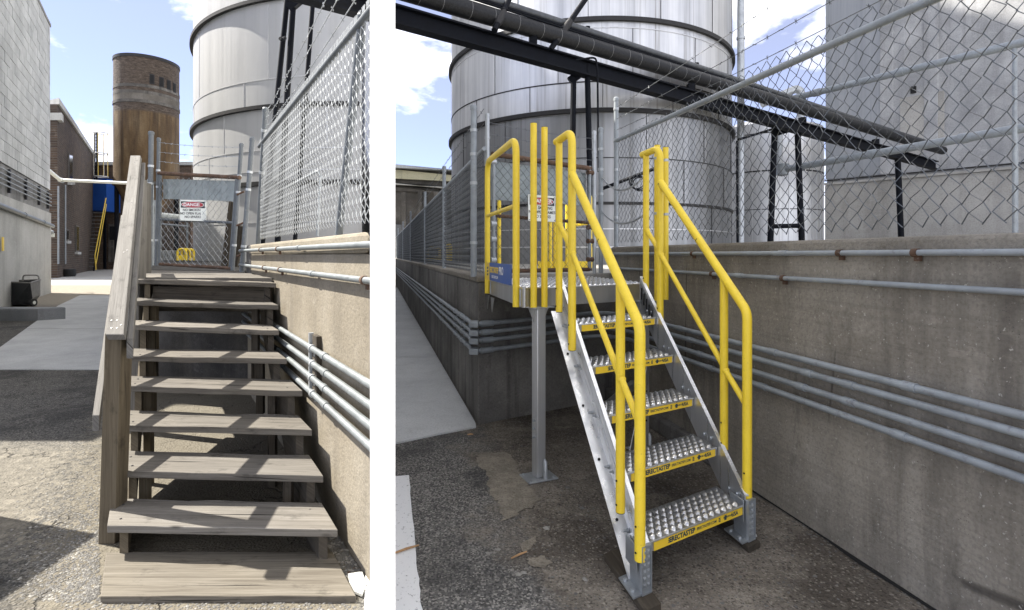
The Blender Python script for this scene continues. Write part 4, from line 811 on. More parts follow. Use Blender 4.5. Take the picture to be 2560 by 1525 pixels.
# stringers
def stringer_m(off, side):
    X = lambda Y, e=0.0: .65-BR*2.546*0+(.0)+off+BR*(Y-2.546)+e
    zt_ = lambda Y: .955+.928*(Y-3.277)+(0 if side < 0 else -.02)
    off_y = 0
    Y0, Y1 = (2.50, 3.80) if side < 0 else (2.93, 4.17)
    if side > 0: zt_ = lambda Y: .955+.928*(Y-3.277-.385)
    H = .24; Yb = Y0+.11
    pts = [V((X(Y0), Y0, .05)), V((X(Y0), Y0, zt_(Y0))), V((X(Y1), Y1, zt_(Y1))), V((X(Y1), Y1, zt_(Y1)-H))]
    Yc = Y0+(.05-(zt_(Y0)-H))/.928; pts.append(V((X(Yc), Yc, .05)))
    so_ = MB().prism(pts, V((side*.005, 0, 0))).build('stringer', ALU, MS, smooth=False)
    fw = side*.078
    b = MB(); q0 = pts[4]; q1 = pts[3]; b.prism([q0, q0+V((fw, -fw*.0, 0)), q0+V((fw, 0, -.005)), q0-Z*.005], q1-q0); b.build('bottom_flange', ALU, so_, smooth=False)
    b = MB(); q0 = pts[1]; q1 = pts[2]; b.prism([q0, q0+V((side*.022, 0, 0)), q0+V((side*.022, 0, .005)), q0+Z*.005], q1-q0); b.build('top_flange', ALU, so_, smooth=False)
    if side < 0:
        b = MB(); q0 = pts[4].lerp(pts[1], .42)+V((fw*.02-.006, 0, 0)); b.prism([q0, q0+V((-.012, 0, 0)), q0+V((-.012, 0, .012)), q0+Z*.012], (pts[2]-pts[1])); b.build('web_rib', ALU, so_, smooth=False)
    return X, zt_, so_
XL, ztL, soL = stringer_m(-.012, -1)
XR, ztR, soR = stringer_m(TW*.8495-.0545*0+TW*.5275*.2253+.008, 1)
for k in range(5):
    for q in (0, 1):
        Y = 2.546+.2455*k+.10+q*.07; c = V((XL(Y)-.005, Y, .228*(k+1)-.03+.0*q)); b = MB(); b.tube([c, c-V((.012, 0, 0))], .011, 6); b.tube([c-V((.012, 0, 0)), c-V((.028, 0, 0))], .006, 8); b.build('bolt', CAST, MS)
        Y = 2.93+.2455*k+.06+q*.07; c = V((XR(Y)-.0005, Y, .228*(k+1)+.035)); MB().tube([c, c-V((.010, 0, 0))], .010, 6).build('bolt', CAST, MS)
for f in (.12, .33, .55, .8):
    Y = 2.62+(3.75-2.62)*f; c = V((XL(Y)-.05, Y, ztL(Y)-.237)); n_ = V((0, -.68, .73)); MB().tube([c, c+n_*.004], .008, 8).build('flange_hole', HOLE, MS)
# cast foot brackets
def foot(p, lab):
    p = V(p); t_ = MS; u_ = LR; f_ = faceN; d_ = DR.normalized()
    o = MB().obox(p+Z*.15, u_*.031, f_*.007, Z*.112).build('foot_bracket', CAST, MS, bevel=.004)
    b = MB()
    for r_ in range(6):
        for c_ in (-1, 1):
            q = p+Z*(.075+r_*.031)+u_*.0125*c_+f_*.007; b.add([q-u_*.009-Z*.012, q+u_*.009-Z*.012, q+u_*.009+Z*.012, q-u_*.009+Z*.012, q+f_*.008-u_*.004-Z*.002, q+f_*.008+u_*.004-Z*.002, q+f_*.008+u_*.004+Z*.006, q+f_*.008-u_*.004+Z*.006], [(0, 1, 5, 4), (1, 2, 6, 5), (2, 3, 7, 6), (3, 0, 4, 7), (4, 5, 6, 7)])
    b.build('stud', CAST, o, kind='stuff')
    fr = MB()
    for s_ in (-1, 1): fr.obox(p+Z*.15+u_*.029*s_+f_*.009, u_*.0028, f_*.005, Z*.112)
    for z_ in (.04, .26): fr.obox(p+Z*z_+f_*.009, u_*.026, f_*.005, Z*.003)
    fr.build('rim', CAST, o)
    MB().obox(p+Z*.15-u_*.028+d_*.055, d_*.055, Z*.108, u_*.003).build('side_plate', CAST, o)
    MB().obox(p+Z*.043-u_*.035+d_*.07, d_*.08, u_*.045, Z*.004).build('base_plate', CAST, o)
    for e in (.03, .11): MB().tube([p+Z*.046-u_*.06+d_*e, p+Z*.058-u_*.06+d_*e], .010, 6).build('bolt', GALV, o)
    MB().obox(p+Z*.20-u_*.045+d_*.07, d_*.06, Z*.06, u_*.003).build('lug_plate', CAST, o, bevel=.002)
FL = V((.615, 2.47, 0)); FR = V((1.305, 2.93, 0)); foot(FL, ''); foot(FR, '')
def tubeobj(pts, r, name, par=MS, rad=.09, mat=YEL, cap=True): return MB().tube(fillet(pts, rad, 8) if len(pts) > 2 else pts, r, 16).build(name, mat, par)
def hrail(X, Yn, Y2, YA, YB, zn0, zn1, z20, zA0, zB0, zAj, ztop, ms):
    p = lambda Y, z: V((X(Y), Y, z))
    hr = tubeobj([p(Yn, zn0), p(Yn, zn1), p(YA-.004, zAj)], .0255, 'handrail', rad=.10)
    tubeobj([p(Y2, z20), p(Y2, zn1+(zAj-zn1)*(Y2-Yn)/(YA-Yn)-.01)], .0235, 'post', hr)
    tubeobj([p(YA, zA0), p(YA, ztop), p(YB+.06, ztop)], .0255, 'end_post', hr, rad=.095)
    tubeobj([p(YB, zB0), p(YB, ztop-.01)], .0235, 'post', hr)
    for (Ya, za, Yb, zb) in ms:
        mr = tubeobj([p(Ya, za), p(Yb, zb)], .017, 'mid_rail', hr); d = (p(Yb, zb)-p(Ya, za)).normalized()
        MB().tube([p(Ya, za)+d*.020, p(Ya, za)+d*.026, p(Ya, za)+d*.034], [.0235, .0215, .0172], 14, cap=False).build('weld_bead', YEL, hr)
    for Y, z in ((Yn, zn0), (Y2, z20), (YA, zA0), (YB, zB0)):
        MB().tube([p(Y, z-.004), p(Y, z+.004)], .0225, 14).build('end_plug', SIGNK, hr)
        for e in (.04, .16): MB().tube([p(Y, z+e)+V((-.022, -.013, 0)), p(Y, z+e)+V((-.0245, -.0145, 0))], .005, 8).build('bolt_hole', HOLE, hr)
    for f in (.52, .02):
        c = p(Yn, zn1).lerp(p(YA, zAj), 1-f); d = (p(YA, zAj)-p(Yn, zn1)).normalized(); MB().tube([c-d*.003, c+d*.003], .0262, 16).build('joint', BAND, hr)
hrail(lambda Y: .591+BR*(Y-2.469), 2.469, 2.68, 3.398, 3.66, .19, 1.27, .312, .995, 1.21, 2.115, 2.385, [(3.66, 1.815, 3.398, 1.625), (3.398, 1.62, 2.68, .985), (2.68, .99, 2.469, .815)])
hrail(lambda Y: 1.9694+BR*Y, 2.96, 3.166, 3.92, 4.137, .235, 1.285, .45, 1.05, 1.26, 2.135, 2.385, [(4.137, 1.80, 3.92, 1.62), (3.92, 1.612, 3.166, .935), (3.166, .93, 2.96, .76)])
# platform
PL = V((.077, 3.75, 0)); PWv = LR*1.215; PDv = DR*1.33; zt_p, zb_p = 1.367, 1.23
b = MB(); q = [PL, PL+PWv, PL+PWv+PDv, PL+PDv]
dk = MB().prism([p+Z*(zt_p-.006) for p in q], Z*.006).build('deck', ALU_D, MS, smooth=False)
b = MB(); grip(b, PL+Z*zt_p+LR*.02+DR*.02, LR, DR.normalized(), 1.175, 1.30, 24, 26); b.build('grip_scoop', [ALU, HOLE], dk, kind='stuff', sharp=60)
for (p0, p1, nm) in ((q[0], q[1], 'front_beam'), (q[0], q[3], 'side_beam'), (q[1], q[2], 'side_beam'), (q[3], q[2], 'rear_beam')):
    d = (p1-p0).normalized(); inn = Z.cross(d); inn = inn if inn.dot((q[0]+q[2])/2-p0) > 0 else -inn
    b = MB(); b.prism([p0+Z*zb_p, p1+Z*zb_p, p1+Z*(zt_p-.0065), p0+Z*(zt_p-.0065)], inn*.005); b.prism([p0+Z*zb_p+inn*.005, p1+Z*zb_p+inn*.005, p1+Z*(zb_p+.005)+inn*.005, p0+Z*(zb_p+.005)+inn*.005], inn*.04)
    b.build(nm, ALU_D, MS, smooth=False)
MB().tube([q[0]+Z*(zt_p-.004), q[1]+Z*(zt_p-.004)], .006, 8).build('deck_edge', ALU, MS); MB().tube([q[0]+Z*(zt_p-.004), q[3]+Z*(zt_p-.004)], .006, 8).build('deck_edge', ALU, MS)
MB().tube([q[0]+Z*zb_p+LR*.012, q[0]+Z*zt_p+LR*.012], .016, 10).build('corner_post', ALU_D, MS)
# legs
def leg(c, lab, rot):
    c = V(c); a_, b_ = LR, V((-.5275, .8495, 0)); lo = MB().obox(V((c.x, c.y, .62)), a_*.037, b_*.037, Z*.605).build('leg', ALU_LEG, MS, bevel=.006)
    MB().obox(V((c.x, c.y, .009)), V((math.cos(rot), math.sin(rot), 0))*.115, V((-math.sin(rot), math.cos(rot), 0))*.085, Z*.005).build('base_plate', GALV, lo, bevel=.002)
    MB().obox(V((c.x, c.y, 1.226)), a_*.09, b_*.07, Z*.004).build('top_plate', GALV, lo)
    b = MB(); b.tube([V((c.x, c.y, 0))+V((.045, -.045, .014)), V((c.x, c.y, 0))+V((.045, -.045, .13)), V((c.x, c.y, 0))+V((.04, -.04, .15))], [.016, .016, .008], 10); b.build('gusset', GALV, lo)
    for i in (-1, 1):
        for z_ in (.30, .36, .42):
            p = V((c.x, c.y, z_))+a_*.037*i; MB().tube([p, p+a_*.014*i], .009, 6).build('bolt', CAST, lo)
    for z_ in (.25, .31, .37, .43, .49, .55):
        p = V((c.x, c.y, z_))-b_*.037
        if c.x > .6: MB().tube([p+b_*.001, p-b_*.0012], .009, 10).build('bolt_hole', HOLE, lo)
    for i, j in ((-1, -1), (1, -1), (-1, 1), (1, 1)):
        p = V((c.x, c.y, .014))+V((math.cos(rot), math.sin(rot), 0))*.09*i+V((-math.sin(rot), math.cos(rot), 0))*.062*j; MB().tube([p, p+Z*.008], .009, 6).build('bolt', CAST, lo)
    for i in (-1, 1): b = MB(); p = V((c.x, c.y, 1.22))+a_*.037*i; b.prism([p, p+a_*.05*i, p-Z*.11], b_*.006); b.build('bracket', ALU_D, lo, smooth=False)
leg((.192, 3.835, 0), '', .42); leg((1.075, 4.385, 0), '', .42)
MB().beam((.90, 4.02, .12), (1.12, 4.30, .80), .006, .07).build('brace', ALU, MS); MB().beam((.53, 3.45, .55), (.95, 4.15, .60), .05, .05).build('brace', ALU_D, MS)
for k, c in enumerate((V((-.21, 4.93, 1.14)), V((-.16, 4.72, 1.13)))): MB().prism([c+Z*.085, c+Z*.085+DR*.16, c-Z*.05+DR*.10], V((.006, 0, 0))).build('wall_bracket', ALU_D, MS, smooth=False)
b = MB(); c = PL+LR*.36+faceN*.004
for s_ in (0, 1): b.obox(c+LR*.016*s_*0+Z*1.16, LR*.028, faceN*.003, Z*.20)
b.build('hanger_plate', ALU_D, MS)
for z_ in (1.0, 1.06, 1.18, 1.26, 1.32): MB().tube([c+Z*z_+LR*.012, c+Z*z_+LR*.012+faceN*.005], .009, 8).build('bolt_hole', HOLE, MS)
# stair-top saddle on the right stringer
b = MB(); p0 = V((XR(3.95), 3.95, ztR(3.95)-.03)); p1 = V((XR(4.16), 4.16, ztR(4.16)-.03)); b.prism([p0, p0-Z*.16, p1-Z*.16, p1], V((.012, 0, 0))); b.build('saddle_plate', CAST, MS, smooth=False)
for f in (.1, .3, .5, .7, .9):
    c = p0.lerp(p1, f)-Z*.07; MB().obox(c-V((.003, 0, 0)), V((.003, 0, 0)), V((0, .008, 0)), Z*.045).build('slot', HOLE, MS)
# guard rail on the platform's left edge, four corner posts
gx = lambda Y: .905-.008+BR*Y
gr = tubeobj([V((gx(3.85), 3.85, 1.225)), V((gx(3.85), 3.85, 2.435)), V((gx(5.0), 5.0, 2.47)), V((gx(5.0), 5.0, 1.24))], .0255, 'guard_rail', rad=.13)
tubeobj([V((gx(3.85), 3.85, 1.955)), V((gx(5.0), 5.0, 1.965))], .017, 'mid_rail', gr)
for Y in (3.85, 5.0): MB().obox(V((gx(Y)+.03, Y, 1.30)), V((.006, 0, 0)), V((0, .03, 0)), Z*.065).build('clamp_plate', CAST, gr)
for (x, Y, zb_, zt_2) in ((1334, 3.765, 1.228, 2.525), (1361, 3.80, 1.228, 2.505)):
    p = P(x, 700, Y); po = tubeobj([V((p.x, Y, zb_)), V((p.x, Y, zt_2))], .0235, 'corner_post'); MB().tube([V((p.x, Y, zt_2-.002)), V((p.x, Y, zt_2+.003))], .022, 14).build('end_plug', SIGNK, po)
for (x, Y, zb_, zt_2) in ((1643, 4.27, 1.235, 2.475), (1664, 4.36, 1.235, 2.475)):
    p = P(x, 700, Y); po = tubeobj([V((p.x, Y, zb_)), V((p.x, Y, zt_2))], .0235, 'corner_post'); MB().tube([V((p.x, Y, zt_2-.002)), V((p.x, Y, zt_2+.003))], .022, 14).build('end_plug', SIGNK, po)
    for z_ in (2.36, 1.92): MB().tube([V((p.x, Y, z_)), V((p.x, Y, z_+.02))], .0265, 14).build('clamp_ring', GALV, po)
# toe board with the maker's print
tx = V((.2198, -.9755, 0)); tn = V((-.9755, -.2198, 0)); gx2 = lambda Y: .905-.032+BR*Y
tb0 = V((gx2(4.93), 4.93, 1.375)); tb1 = V((gx2(3.9), 3.9, 1.375))
tb = MB().prism([tb0, tb1, tb1+Z*.155, tb0+Z*.155], -tn*.004).build('toe_board', BLUE, MS, smooth=False)
MB().prism([tb0+tn*.0012, tb0+tx*.17+tn*.0012, tb0+tx*.17+Z*.155+tn*.0012, tb0+Z*.155+tn*.0012], -tn*.001).build('yellow_panel', YELF, tb, smooth=False)
text('ERECTASTEP', .068, YELF, tb0+tx*.385+Z*.092+tn*.0016, tx, Z, tb, off=.002); text('PRO', .088, WHITEP, tb0+tx*.69+Z*.092+tn*.0016, tx, Z, tb, off=.002); text('ERECTASTEP.COM', .034, WHITEP, tb0+tx*.42+Z*.035+tn*.0016, tx, Z, tb)
c = tb0+tx*.085+Z*.078+tn*.0018; b = MB()
for q in range(3): b.prism([c+tx*-.03+Z*(.035-.03*q), c+tx*.035+Z*(.042-.03*q), c+tx*.03+Z*(.025-.03*q), c+tx*-.035+Z*(.018-.03*q)], tn*.0006)
b.build('printed_mark', INK, tb, smooth=False, kind='stuff')
# timber pads
o = MB().obox(V((.585, 2.56, .018))+DR*.04, DR*.225, LR*.052, Z*.018).build('timber_pad', W_DARK, loc=(.6, 2.6, 0), uv=(DR, LR), bevel=.004, smooth=False); tag(o, 'dark timber pad under the foot of the metal stairs nearer the painted line', 'timber pad', 'timber pads under the metal stairs')
o = MB().obox(V((1.275, 3.05, .018)), DR*.16, LR*.052, Z*.018).build('timber_pad', W_DARK, loc=(1.3, 3, 0), uv=(DR, LR), bevel=.004, smooth=False); tag(o, 'dark timber pad under the foot of the metal stairs next to the dark wall', 'timber pad', 'timber pads under the metal stairs')

# gate behind the platform
def gl(s, z, off=0.0): return V((-.32+1.542*s, 5.03+s, z))+back_n*(-off)
t = thing('gate', 'shaded chain-link gate with rusty rails and a grey plate behind the metal platform', 'gate', gl(.45, 1.42))
MB().tube([gl(.10, 2.575, .05), gl(.785, 2.545, .05)], .026, 12).build('top_rail', RUST, t); MB().tube([gl(.10, 1.44, .05), gl(.785, 1.44, .05)], .022, 12).build('bottom_rail', RUST, t)
for s in (.11, .775): MB().tube([gl(s, 1.42, .05), gl(s, 2.57, .05)], .02, 12).build('stile', GALVP, t)
MB().tube([gl(.11, 1.98, .05), gl(.775, 1.95, .05)], .018, 10).build('middle_rail', RUST, t)
b = MB(); b.prism([gl(.11, 2.14, .10), gl(.77, 2.14, .10), gl(.77, 2.50, .10), gl(.11, 2.52, .10)], back_n*-.006); b.build('plate', PLATE, t, smooth=False)
b = MB(); u = V((1.542, 1, 0)); chain_link(b, gl(.115, 1.45, .03), u, u.length*.66, 1.12, .046, .003, .001); b.build('chain_link_mesh', WIRE_D, t, kind='stuff')
for z_ in (1.55, 1.75, 1.9, 2.5):
    MB().tube([gl(.09, z_, .05), gl(.12, z_, .05)], .03, 10).build('hinge', GALV, t); MB().tube([gl(.76, z_, .05), gl(.80, z_, .05)], .028, 10).build('latch', RUST, t)
fl = 'posts either side of the shaded gate'
for lab, s, ztp, r, off, zb_ in (('thick grey corner post where the dense fence meets the shaded gate', .005, 3.02, .030, .10, 1.39), ('slim galvanised hinge post touching the left of the shaded gate', .075, 2.95, .022, .06, 1.39), ('slim galvanised latch post touching the right of the shaded gate', .812, 2.95, .021, .05, 1.39), ('grey post standing free between the shaded gate and the dark wall', .90, 3.02, .026, .12, 1.39)):
    o = thing('gate_post', lab, 'post', gl(s, zb_, off), fl); fpost(gl(s, zb_, off), gl(s, ztp, off), r, o, GALVP if 'grey' in lab else GALV, bands=(.2, .55, .72, .86))
t = thing('barbed_wire', 'three barbed wires strung over the shaded gate', 'barbed wire', gl(.45, 2.8))
for za, zb_ in ((2.88, 2.88), (2.77, 2.76), (2.66, 2.64)):
    b = MB(); barbed(b, gl(.075, za, .06), gl(.812, zb_, .05), .02, r=.0028); b.build('strand', WIRE_D, t)
sc = gl(.40, 2.07, -.012); danger_sign(sc, (1.542, 1, 0), .34, .265, 'shaded white danger sign on the gate behind the yellow handrails', 'danger signs on gates')
# chains
def chain(p0, p1, sag, lab):
    p0, p1 = V(p0), V(p1); t = thing('chain', lab, 'chain', p0, 'chains closing the gap beside the metal platform'); L = (p1-p0).length; n = int(L/.026); b = MB()
    for i in range(n):
        f0, f1 = (i-.25)/n, (i+1.25)/n; a_ = p0.lerp(p1, f0)-Z*sag*4*f0*(1-f0); c_ = p0.lerp(p1, f1)-Z*sag*4*f1*(1-f1); d = (c_-a_); up_ = d.normalized().cross(Z if i % 2 else back_n).normalized()*.009
        b.tube([a_, a_+d*.2+up_, a_+d*.8+up_, c_, a_+d*.8-up_, a_+d*.2-up_, a_], .0026, 4, cap=False)
    b.build('link', WIRE, t, kind='stuff')
pR = gl(.90, 2.5, .12); bR = V((1.9694+BR*4.137, 4.137, 0))
chain(gl(.90, 2.47, .10), V((bR.x, bR.y, 2.22)), .13, 'upper steel chain sagging from the grey post to the yellow rail'); chain(gl(.90, 2.08, .10), V((bR.x, bR.y, 1.92)), .10, 'lower steel chain sagging from the grey post to the yellow rail')

# fence on the dark wall
PRF = lambda Y, z: V((2.53-.2253*Y, Y, z))
t = thing('chain_link_fence', 'open chain-link fence standing on the dark wall in front of the streaked tank', 'fence', PRF(3, 1.685))
b = MB(); u = PRF(1.2, 0)-PRF(5.98, 0); chain_link(b, PRF(5.98, 1.735), u, u.length, 1.17, .045, .0031, .0065); b.build('chain_link_mesh', WIRE_D, t, kind='stuff')
MB().tube([PRF(6.05, 2.885), PRF(1.2, 2.76)], .0235, 14).build('top_rail', GALVP, t)
fpost(PRF(6.02, 1.685), PRF(6.02, 3.36), .026, t, GALVP, bands=(.2, .52, .72, .93)); fpost(PRF(1.3, 1.685), PRF(1.3, 3.36), .026, t, GALVP)
for y0, y1, x1 in ((269, 0, 1933), (298, 13, 2040), (326, 71, 2040)):
    A = onplane(2.53, BR, 1540, y0); B_ = onplane(2.53, BR, x1, y1); d = (B_-A); b = MB(); barbed(b, A, A+d*((A.y-1.3)/(A.y-B_.y)), .03, .13, .0026); b.build('barbed_wire', WIRE_D, t)

# dense fence on the long wall
FF = lambda Y, z: V((FWX(Y, .06), Y, z))
t = thing('chain_link_fence', 'dense chain-link fence running back along the long stained wall', 'fence', FF(8, 1.39))
b = MB(); chain_link(b, FF(5.05, 1.42), FF(30, 0)-FF(5.05, 0), 26, 1.22, .036, .0032, .0008); b.build('chain_link_mesh', WIRE_D, t, kind='stuff')
MB().tube([FF(5.03, 2.60), FF(31, 2.60)], .021, 10).build('top_rail', GALVP, t)
for Y in (8.1, 11.4, 16.5, 21.6, 27): fpost(FF(Y, 1.39), FF(Y, 2.93), .028, t)
for z_ in (2.72, 2.86): b = MB(); barbed(b, FF(5.05, z_+.12), FF(30, z_), .02, .14, .0028); b.build('barbed_wire', WIRE_D, t)

# streaked tank
TC2 = V((2.146, 15.35, 1.39)); R2 = 3.86
t = thing('storage_tank', 'big streaked steel storage tank behind the metal platform', 'tank', TC2); tank2 = t
def ring(b, r, z0, z1): b.lathe([(r, z0-1.39), (r, z1-1.39)], TC2, 120)
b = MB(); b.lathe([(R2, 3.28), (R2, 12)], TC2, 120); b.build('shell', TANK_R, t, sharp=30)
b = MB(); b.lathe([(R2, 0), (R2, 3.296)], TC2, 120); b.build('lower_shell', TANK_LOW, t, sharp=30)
for z0, h, e in ((4.66, .09, .08), (6.62, .09, .08), (8.75, .09, .08)):
    b = MB(); ring(b, R2+e, z0, z0+h); b.build('stiffener_ring', BAND, t, sharp=30)
for z0, e, h in ((5.32, .012, .025), (3.68, .012, .02), (2.68, .03, .06), (6.48, .012, .02), (1.75, .015, .03), (2.15, .01, .02)):
    b = MB(); ring(b, R2+e, z0, z0+h); b.build('seam', BAND if z0 in (2.68, 5.32, 3.68) else TANK_B, t, sharp=30)
b = MB()
for k, (z0, z1) in enumerate(((1.4, 2.68), (2.74, 3.68), (3.7, 4.66), (4.78, 5.32), (5.34, 6.48), (6.74, 8.75), (8.87, 12))):
    for j in range(7):
        an = math.radians(190+j*24+k*9.7); rd = V((math.cos(an), math.sin(an), 0)); b.obox(V((TC2.x, TC2.y, (z0+z1)/2))+rd*(R2+.004), V((-rd.y, rd.x, 0))*.005, rd*.006, Z*(z1-z0)/2)
b.build('weld_seam', BAND, t, kind='stuff')
t = thing('pipe', 'pale vertical pipe running up the right side of the streaked tank', 'pipe', P(1852, 560, 13.6))
pp = P(1852, 560, 13.4); MB().tube([V((pp.x, pp.y, 1.39)), V((pp.x, pp.y, 9.5))], .085, 14).build('pipe', GALV, t)
for z_ in (5.0, 7.0): MB().tube([V((pp.x, pp.y, z_)), V((pp.x, pp.y, z_+.06))], .105, 14).build('collar', GALV, t)
MB().tube([V((pp.x, pp.y, 6.0)), V((pp.x-.35, pp.y+.25, 5.95))], .025, 8).build('bracket', BLACK, t)
t = thing('storage_tank', 'smaller ribbed steel tank tucked between the streaked tank and the grey building', 'tank', (9.44, 19.87, 1.39))
c = V((9.44, 19.87, 1.39)); b = MB(); b.lathe([(1.86, 0), (1.86, 4.72), (1.2, 5.0), (.05, 5.1)], c, 64); b.build('shell', TANK_B, t, sharp=30)
for z_, hh in ((3.05, .05), (1.75, .025), (.55, .05), (4.35, .03)): b = MB(); b.lathe([(1.875, z_), (1.875, z_+hh)], c, 64); b.build('seam', BAND, t, sharp=30)
b = MB()
for j in range(26):
    an = math.radians(150+j*9); rd = V((math.cos(an), math.sin(an), 0)); b.obox(c+rd*1.862+Z*2.36, V((-rd.y, rd.x, 0))*.02, rd*.012, Z*2.3)
b.build('rib', TANK_B, t, kind='stuff')
MB().tube(fillet([P(1905, 260, 19.0), P(1990, 222, 19.0), P(2002, 228, 19.0), P(2002, 300, 19.0)], .2), .14, 12).build('vent_pipe', GALV, t)
MB().tube([P(1948, 320, 17.2), P(1948, 420, 17.2)], .10, 12).build('downpipe', GALV, t)

# black pipe rack across
B0 = V((-1.72, 7.86, 0)); LRd = V((1.542, 1, 0))
def bp(s, z): p = B0+LRd*s; return V((p.x, p.y, z))
def bz(s, lo=True): return 4.965-.041*s+(0 if lo else .30)
t = thing('pipe_rack', 'black steel beam on splayed legs crossing in front of the streaked tank', 'pipe rack', bp(2, 1.39))
pn = V((.544, -.839, 0))
s0, s1 = -1.2, 10.6
b = MB()
for z_, wd, h in ((.02, .20, .03), (.28, .20, .03), (.15, .03, .26)): b.beam(bp(s0, bz(s0)+z_), bp(s1, bz(s1)+z_), wd, h)
b.build('beam', BLACK, t, smooth=False)
def rleg(xt, yt, xb, yb, Y, r=.055):
    A = P(xt, yt, Y); B_ = P(xb, yb, Y); d = B_-A; B_ = A+d*((1.39-A.z)/d.z); MB().tube([A, B_], r, 10).build('leg', BLACK, t)
rleg(1434, 195, 1431, 420, 9.9); rleg(1468, 160, 1474, 420, 9.9); MB().beam(P(1424, 203, 9.9), P(1466, 172, 9.9), .1, .14).build('bracket', BLACK, t)
rleg(1937, 318, 1926, 600, 13.9, .075); rleg(1993, 310, 2004, 600, 13.9, .075); MB().tube([P(1927, 566, 13.9), P(2002, 564, 13.9)], .06, 8).build('cross_bar', BLACK, t); MB().beam(P(1930, 335, 13.9), P(1996, 316, 13.9), .12, .16).build('bracket', BLACK, t)
rleg(2244, 392, 2253, 600, 16.9, .085)
MB().tube([P(1846, 349, 12.6), P(1940, 320, 13.8)], .03, 8).build('tie_rod', BLACK, t); MB().tube([P(1843, 352, 12.3), P(1844, 610, 12.3)], .03, 8).build('tie_rod', BLACK, t)
tp = thing('insulated_pipe', 'thick black wrapped pipe with pale straps lying along the black beam', 'pipe', bp(0, 5.6))
zc = lambda s: bz(s)+.545+.018*s
MB().tube([bp(s, zc(s))+pn*.02 for s in (-1.2, 2, 5, 8, 10.9)], .145, 18).build('pipe', INSUL, tp)
s = -.5
while s < 9.5:
    c = bp(s, zc(s))+pn*.02; d = LRd.normalized(); MB().tube([c-d*.003, c+d*.003], .1463, 18).build('strap', STRAPG, tp); s += random.uniform(.17, .27) if s < 5 else .40
for s in (1.35, 3.6, 6.0, 8.2): MB().beam(bp(s, bz(s)+.30), bp(s, bz(s)+.44), .14, .14, up=V((0, 1, 0))).build('support', BLACK, tp)
tp = thing('pipe', 'slim dark pipe running above the thick wrapped pipe', 'pipe', bp(0, 5.9)); z3 = lambda s: zc(s)+.335-.017*s
MB().tube([bp(s, z3(s))-pn*.06 for s in (-1.2, 2, 5, 8, 10.3)], .07, 14).build('pipe', DPIPE, tp)
MB().tube([bp(s, z3(s)-.10)-pn*.36 for s in (-1.2, 2, 5, 8, 10.4)], .04, 10).build('lower_pipe', BLACK, tp)
MB().tube([bp(s, z3(s)-.17)+pn*.10 for s in (-1.2, 2, 5, 8, 10.2)], .018, 8).build('cable', BLACK, tp)
for s in (2.05, 3.75, 6.1): MB().tube([bp(s, z3(s)-.10)-pn*.06, bp(s, z3(s)+.09)-pn*.06], .05, 8).build('hanger', BLACK, tp)
o = MB().beam(bp(-1.2, z3(-1.2)-.105)+pn*.02, bp(10, z3(10)-.105)+pn*.02, .10, .03).build('cable_tray', BLACK, loc=bp(0, 5.7), smooth=False); tag(o, 'narrow black cable tray between the wrapped pipe and the slim pipe', 'cable tray')
for k, (xa_, ya_, xb_, yb_) in enumerate(((1236, 76, 1290, -40), (1376, 124, 1490, -40))):
    t3 = thing('strut', ('dark strut rising from the wrapped pipe, the one over the platform guard', 'long dark strut rising from the wrapped pipe over the two bare yellow posts')[k], 'strut', P(xa_, ya_, 8.6+k*.6), 'struts over the wrapped pipe')
    A = P(xa_, ya_, 8.55+k*.75); B_ = P(xb_, yb_, 9.2+k*.8); MB().tube([A, B_], .05, 10).build('strut', BLACK, t3)
    b = MB(); b.tube([A.lerp(B_, .12), A.lerp(B_, .2), A.lerp(B_, .3), A.lerp(B_, .42)], [.055, .075, .072, .055], 10); b.build('clamp', BAND, t3)
o = MB().tube(fillet([P(1440, 150, 9.4), P(1490, 143, 9.4), P(1494, 180, 9.4), P(1496, 430, 9.4)], .08), .018, 8).build('hanging_cable', BLACK, loc=P(1494, 430, 9.4)); tag(o, 'thin black cable hanging from the black beam behind the shaded gate', 'cable')
t = thing('pipe', 'dark slanting pipe crossing the lower streaked tank behind the yellow posts', 'pipe', P(1516, 467, 10.6)); MB().tube([P(1505, 472, 10.8), P(1640, 420, 10.2)], .035, 8).build('pipe', BLACK, t)
b = MB(); c = P(1592, 455, 10.2)
for k in range(3): b.tube([c+V((.14*math.cos(a_*.4488)+.03*k, 0, .13*math.sin(a_*.4488)-.02*k)) for a_ in range(15)], .012, 6, cap=False)
o = b.build('cable_coil', BLACK, loc=c); tag(o, 'loose black cable coil hung on the slanting pipe', 'cable')

# grey building and its pipes
GB = lambda Y, z, o=0.0: V((33.2-.92*Y+o, Y, z))
t = thing('grey_building', 'grey peeling windowless building with a ledge behind the open fence', 'building', GB(18, 1.39))
b = MB(); b.prism([GB(22, 1.3), GB(9, 1.3), GB(9, 1.3, 12), GB(22, 1.3, 12)], (0, 0, 14)); b.build('wall', GREYB, t, smooth=False)
b = MB(); b.prism([GB(22.02, 1.35, -.05), GB(9, 1.35, -.05), GB(9, 1.35, .1), GB(22.02, 1.35, .1)], (0, 0, 3.10)); b.build('lower_wall', BEIGEB, t, smooth=False)
b = MB(); b.prism([GB(22.04, 4.46, -.14), GB(9, 4.46, -.14), GB(9, 4.46, .1), GB(22.04, 4.46, .1)], (0, 0, .09)); b.build('ledge', BEIGEB, t, smooth=False)
b = MB(); b.prism([GB(22.03, 4.62, -.07), GB(9, 4.62, -.07), GB(9, 4.62, .1), GB(22.03, 4.62, .1)], (0, 0, .05)); b.build('crack_strip', BAND, t, smooth=False)
MB().prism([GB(22.01, 4.7, -.035), GB(20.62, 4.7, -.035), GB(20.62, 4.7, .1), GB(22.01, 4.7, .1)], (0, 0, 10)).build('steel_panel', TANK_G, t, smooth=False)
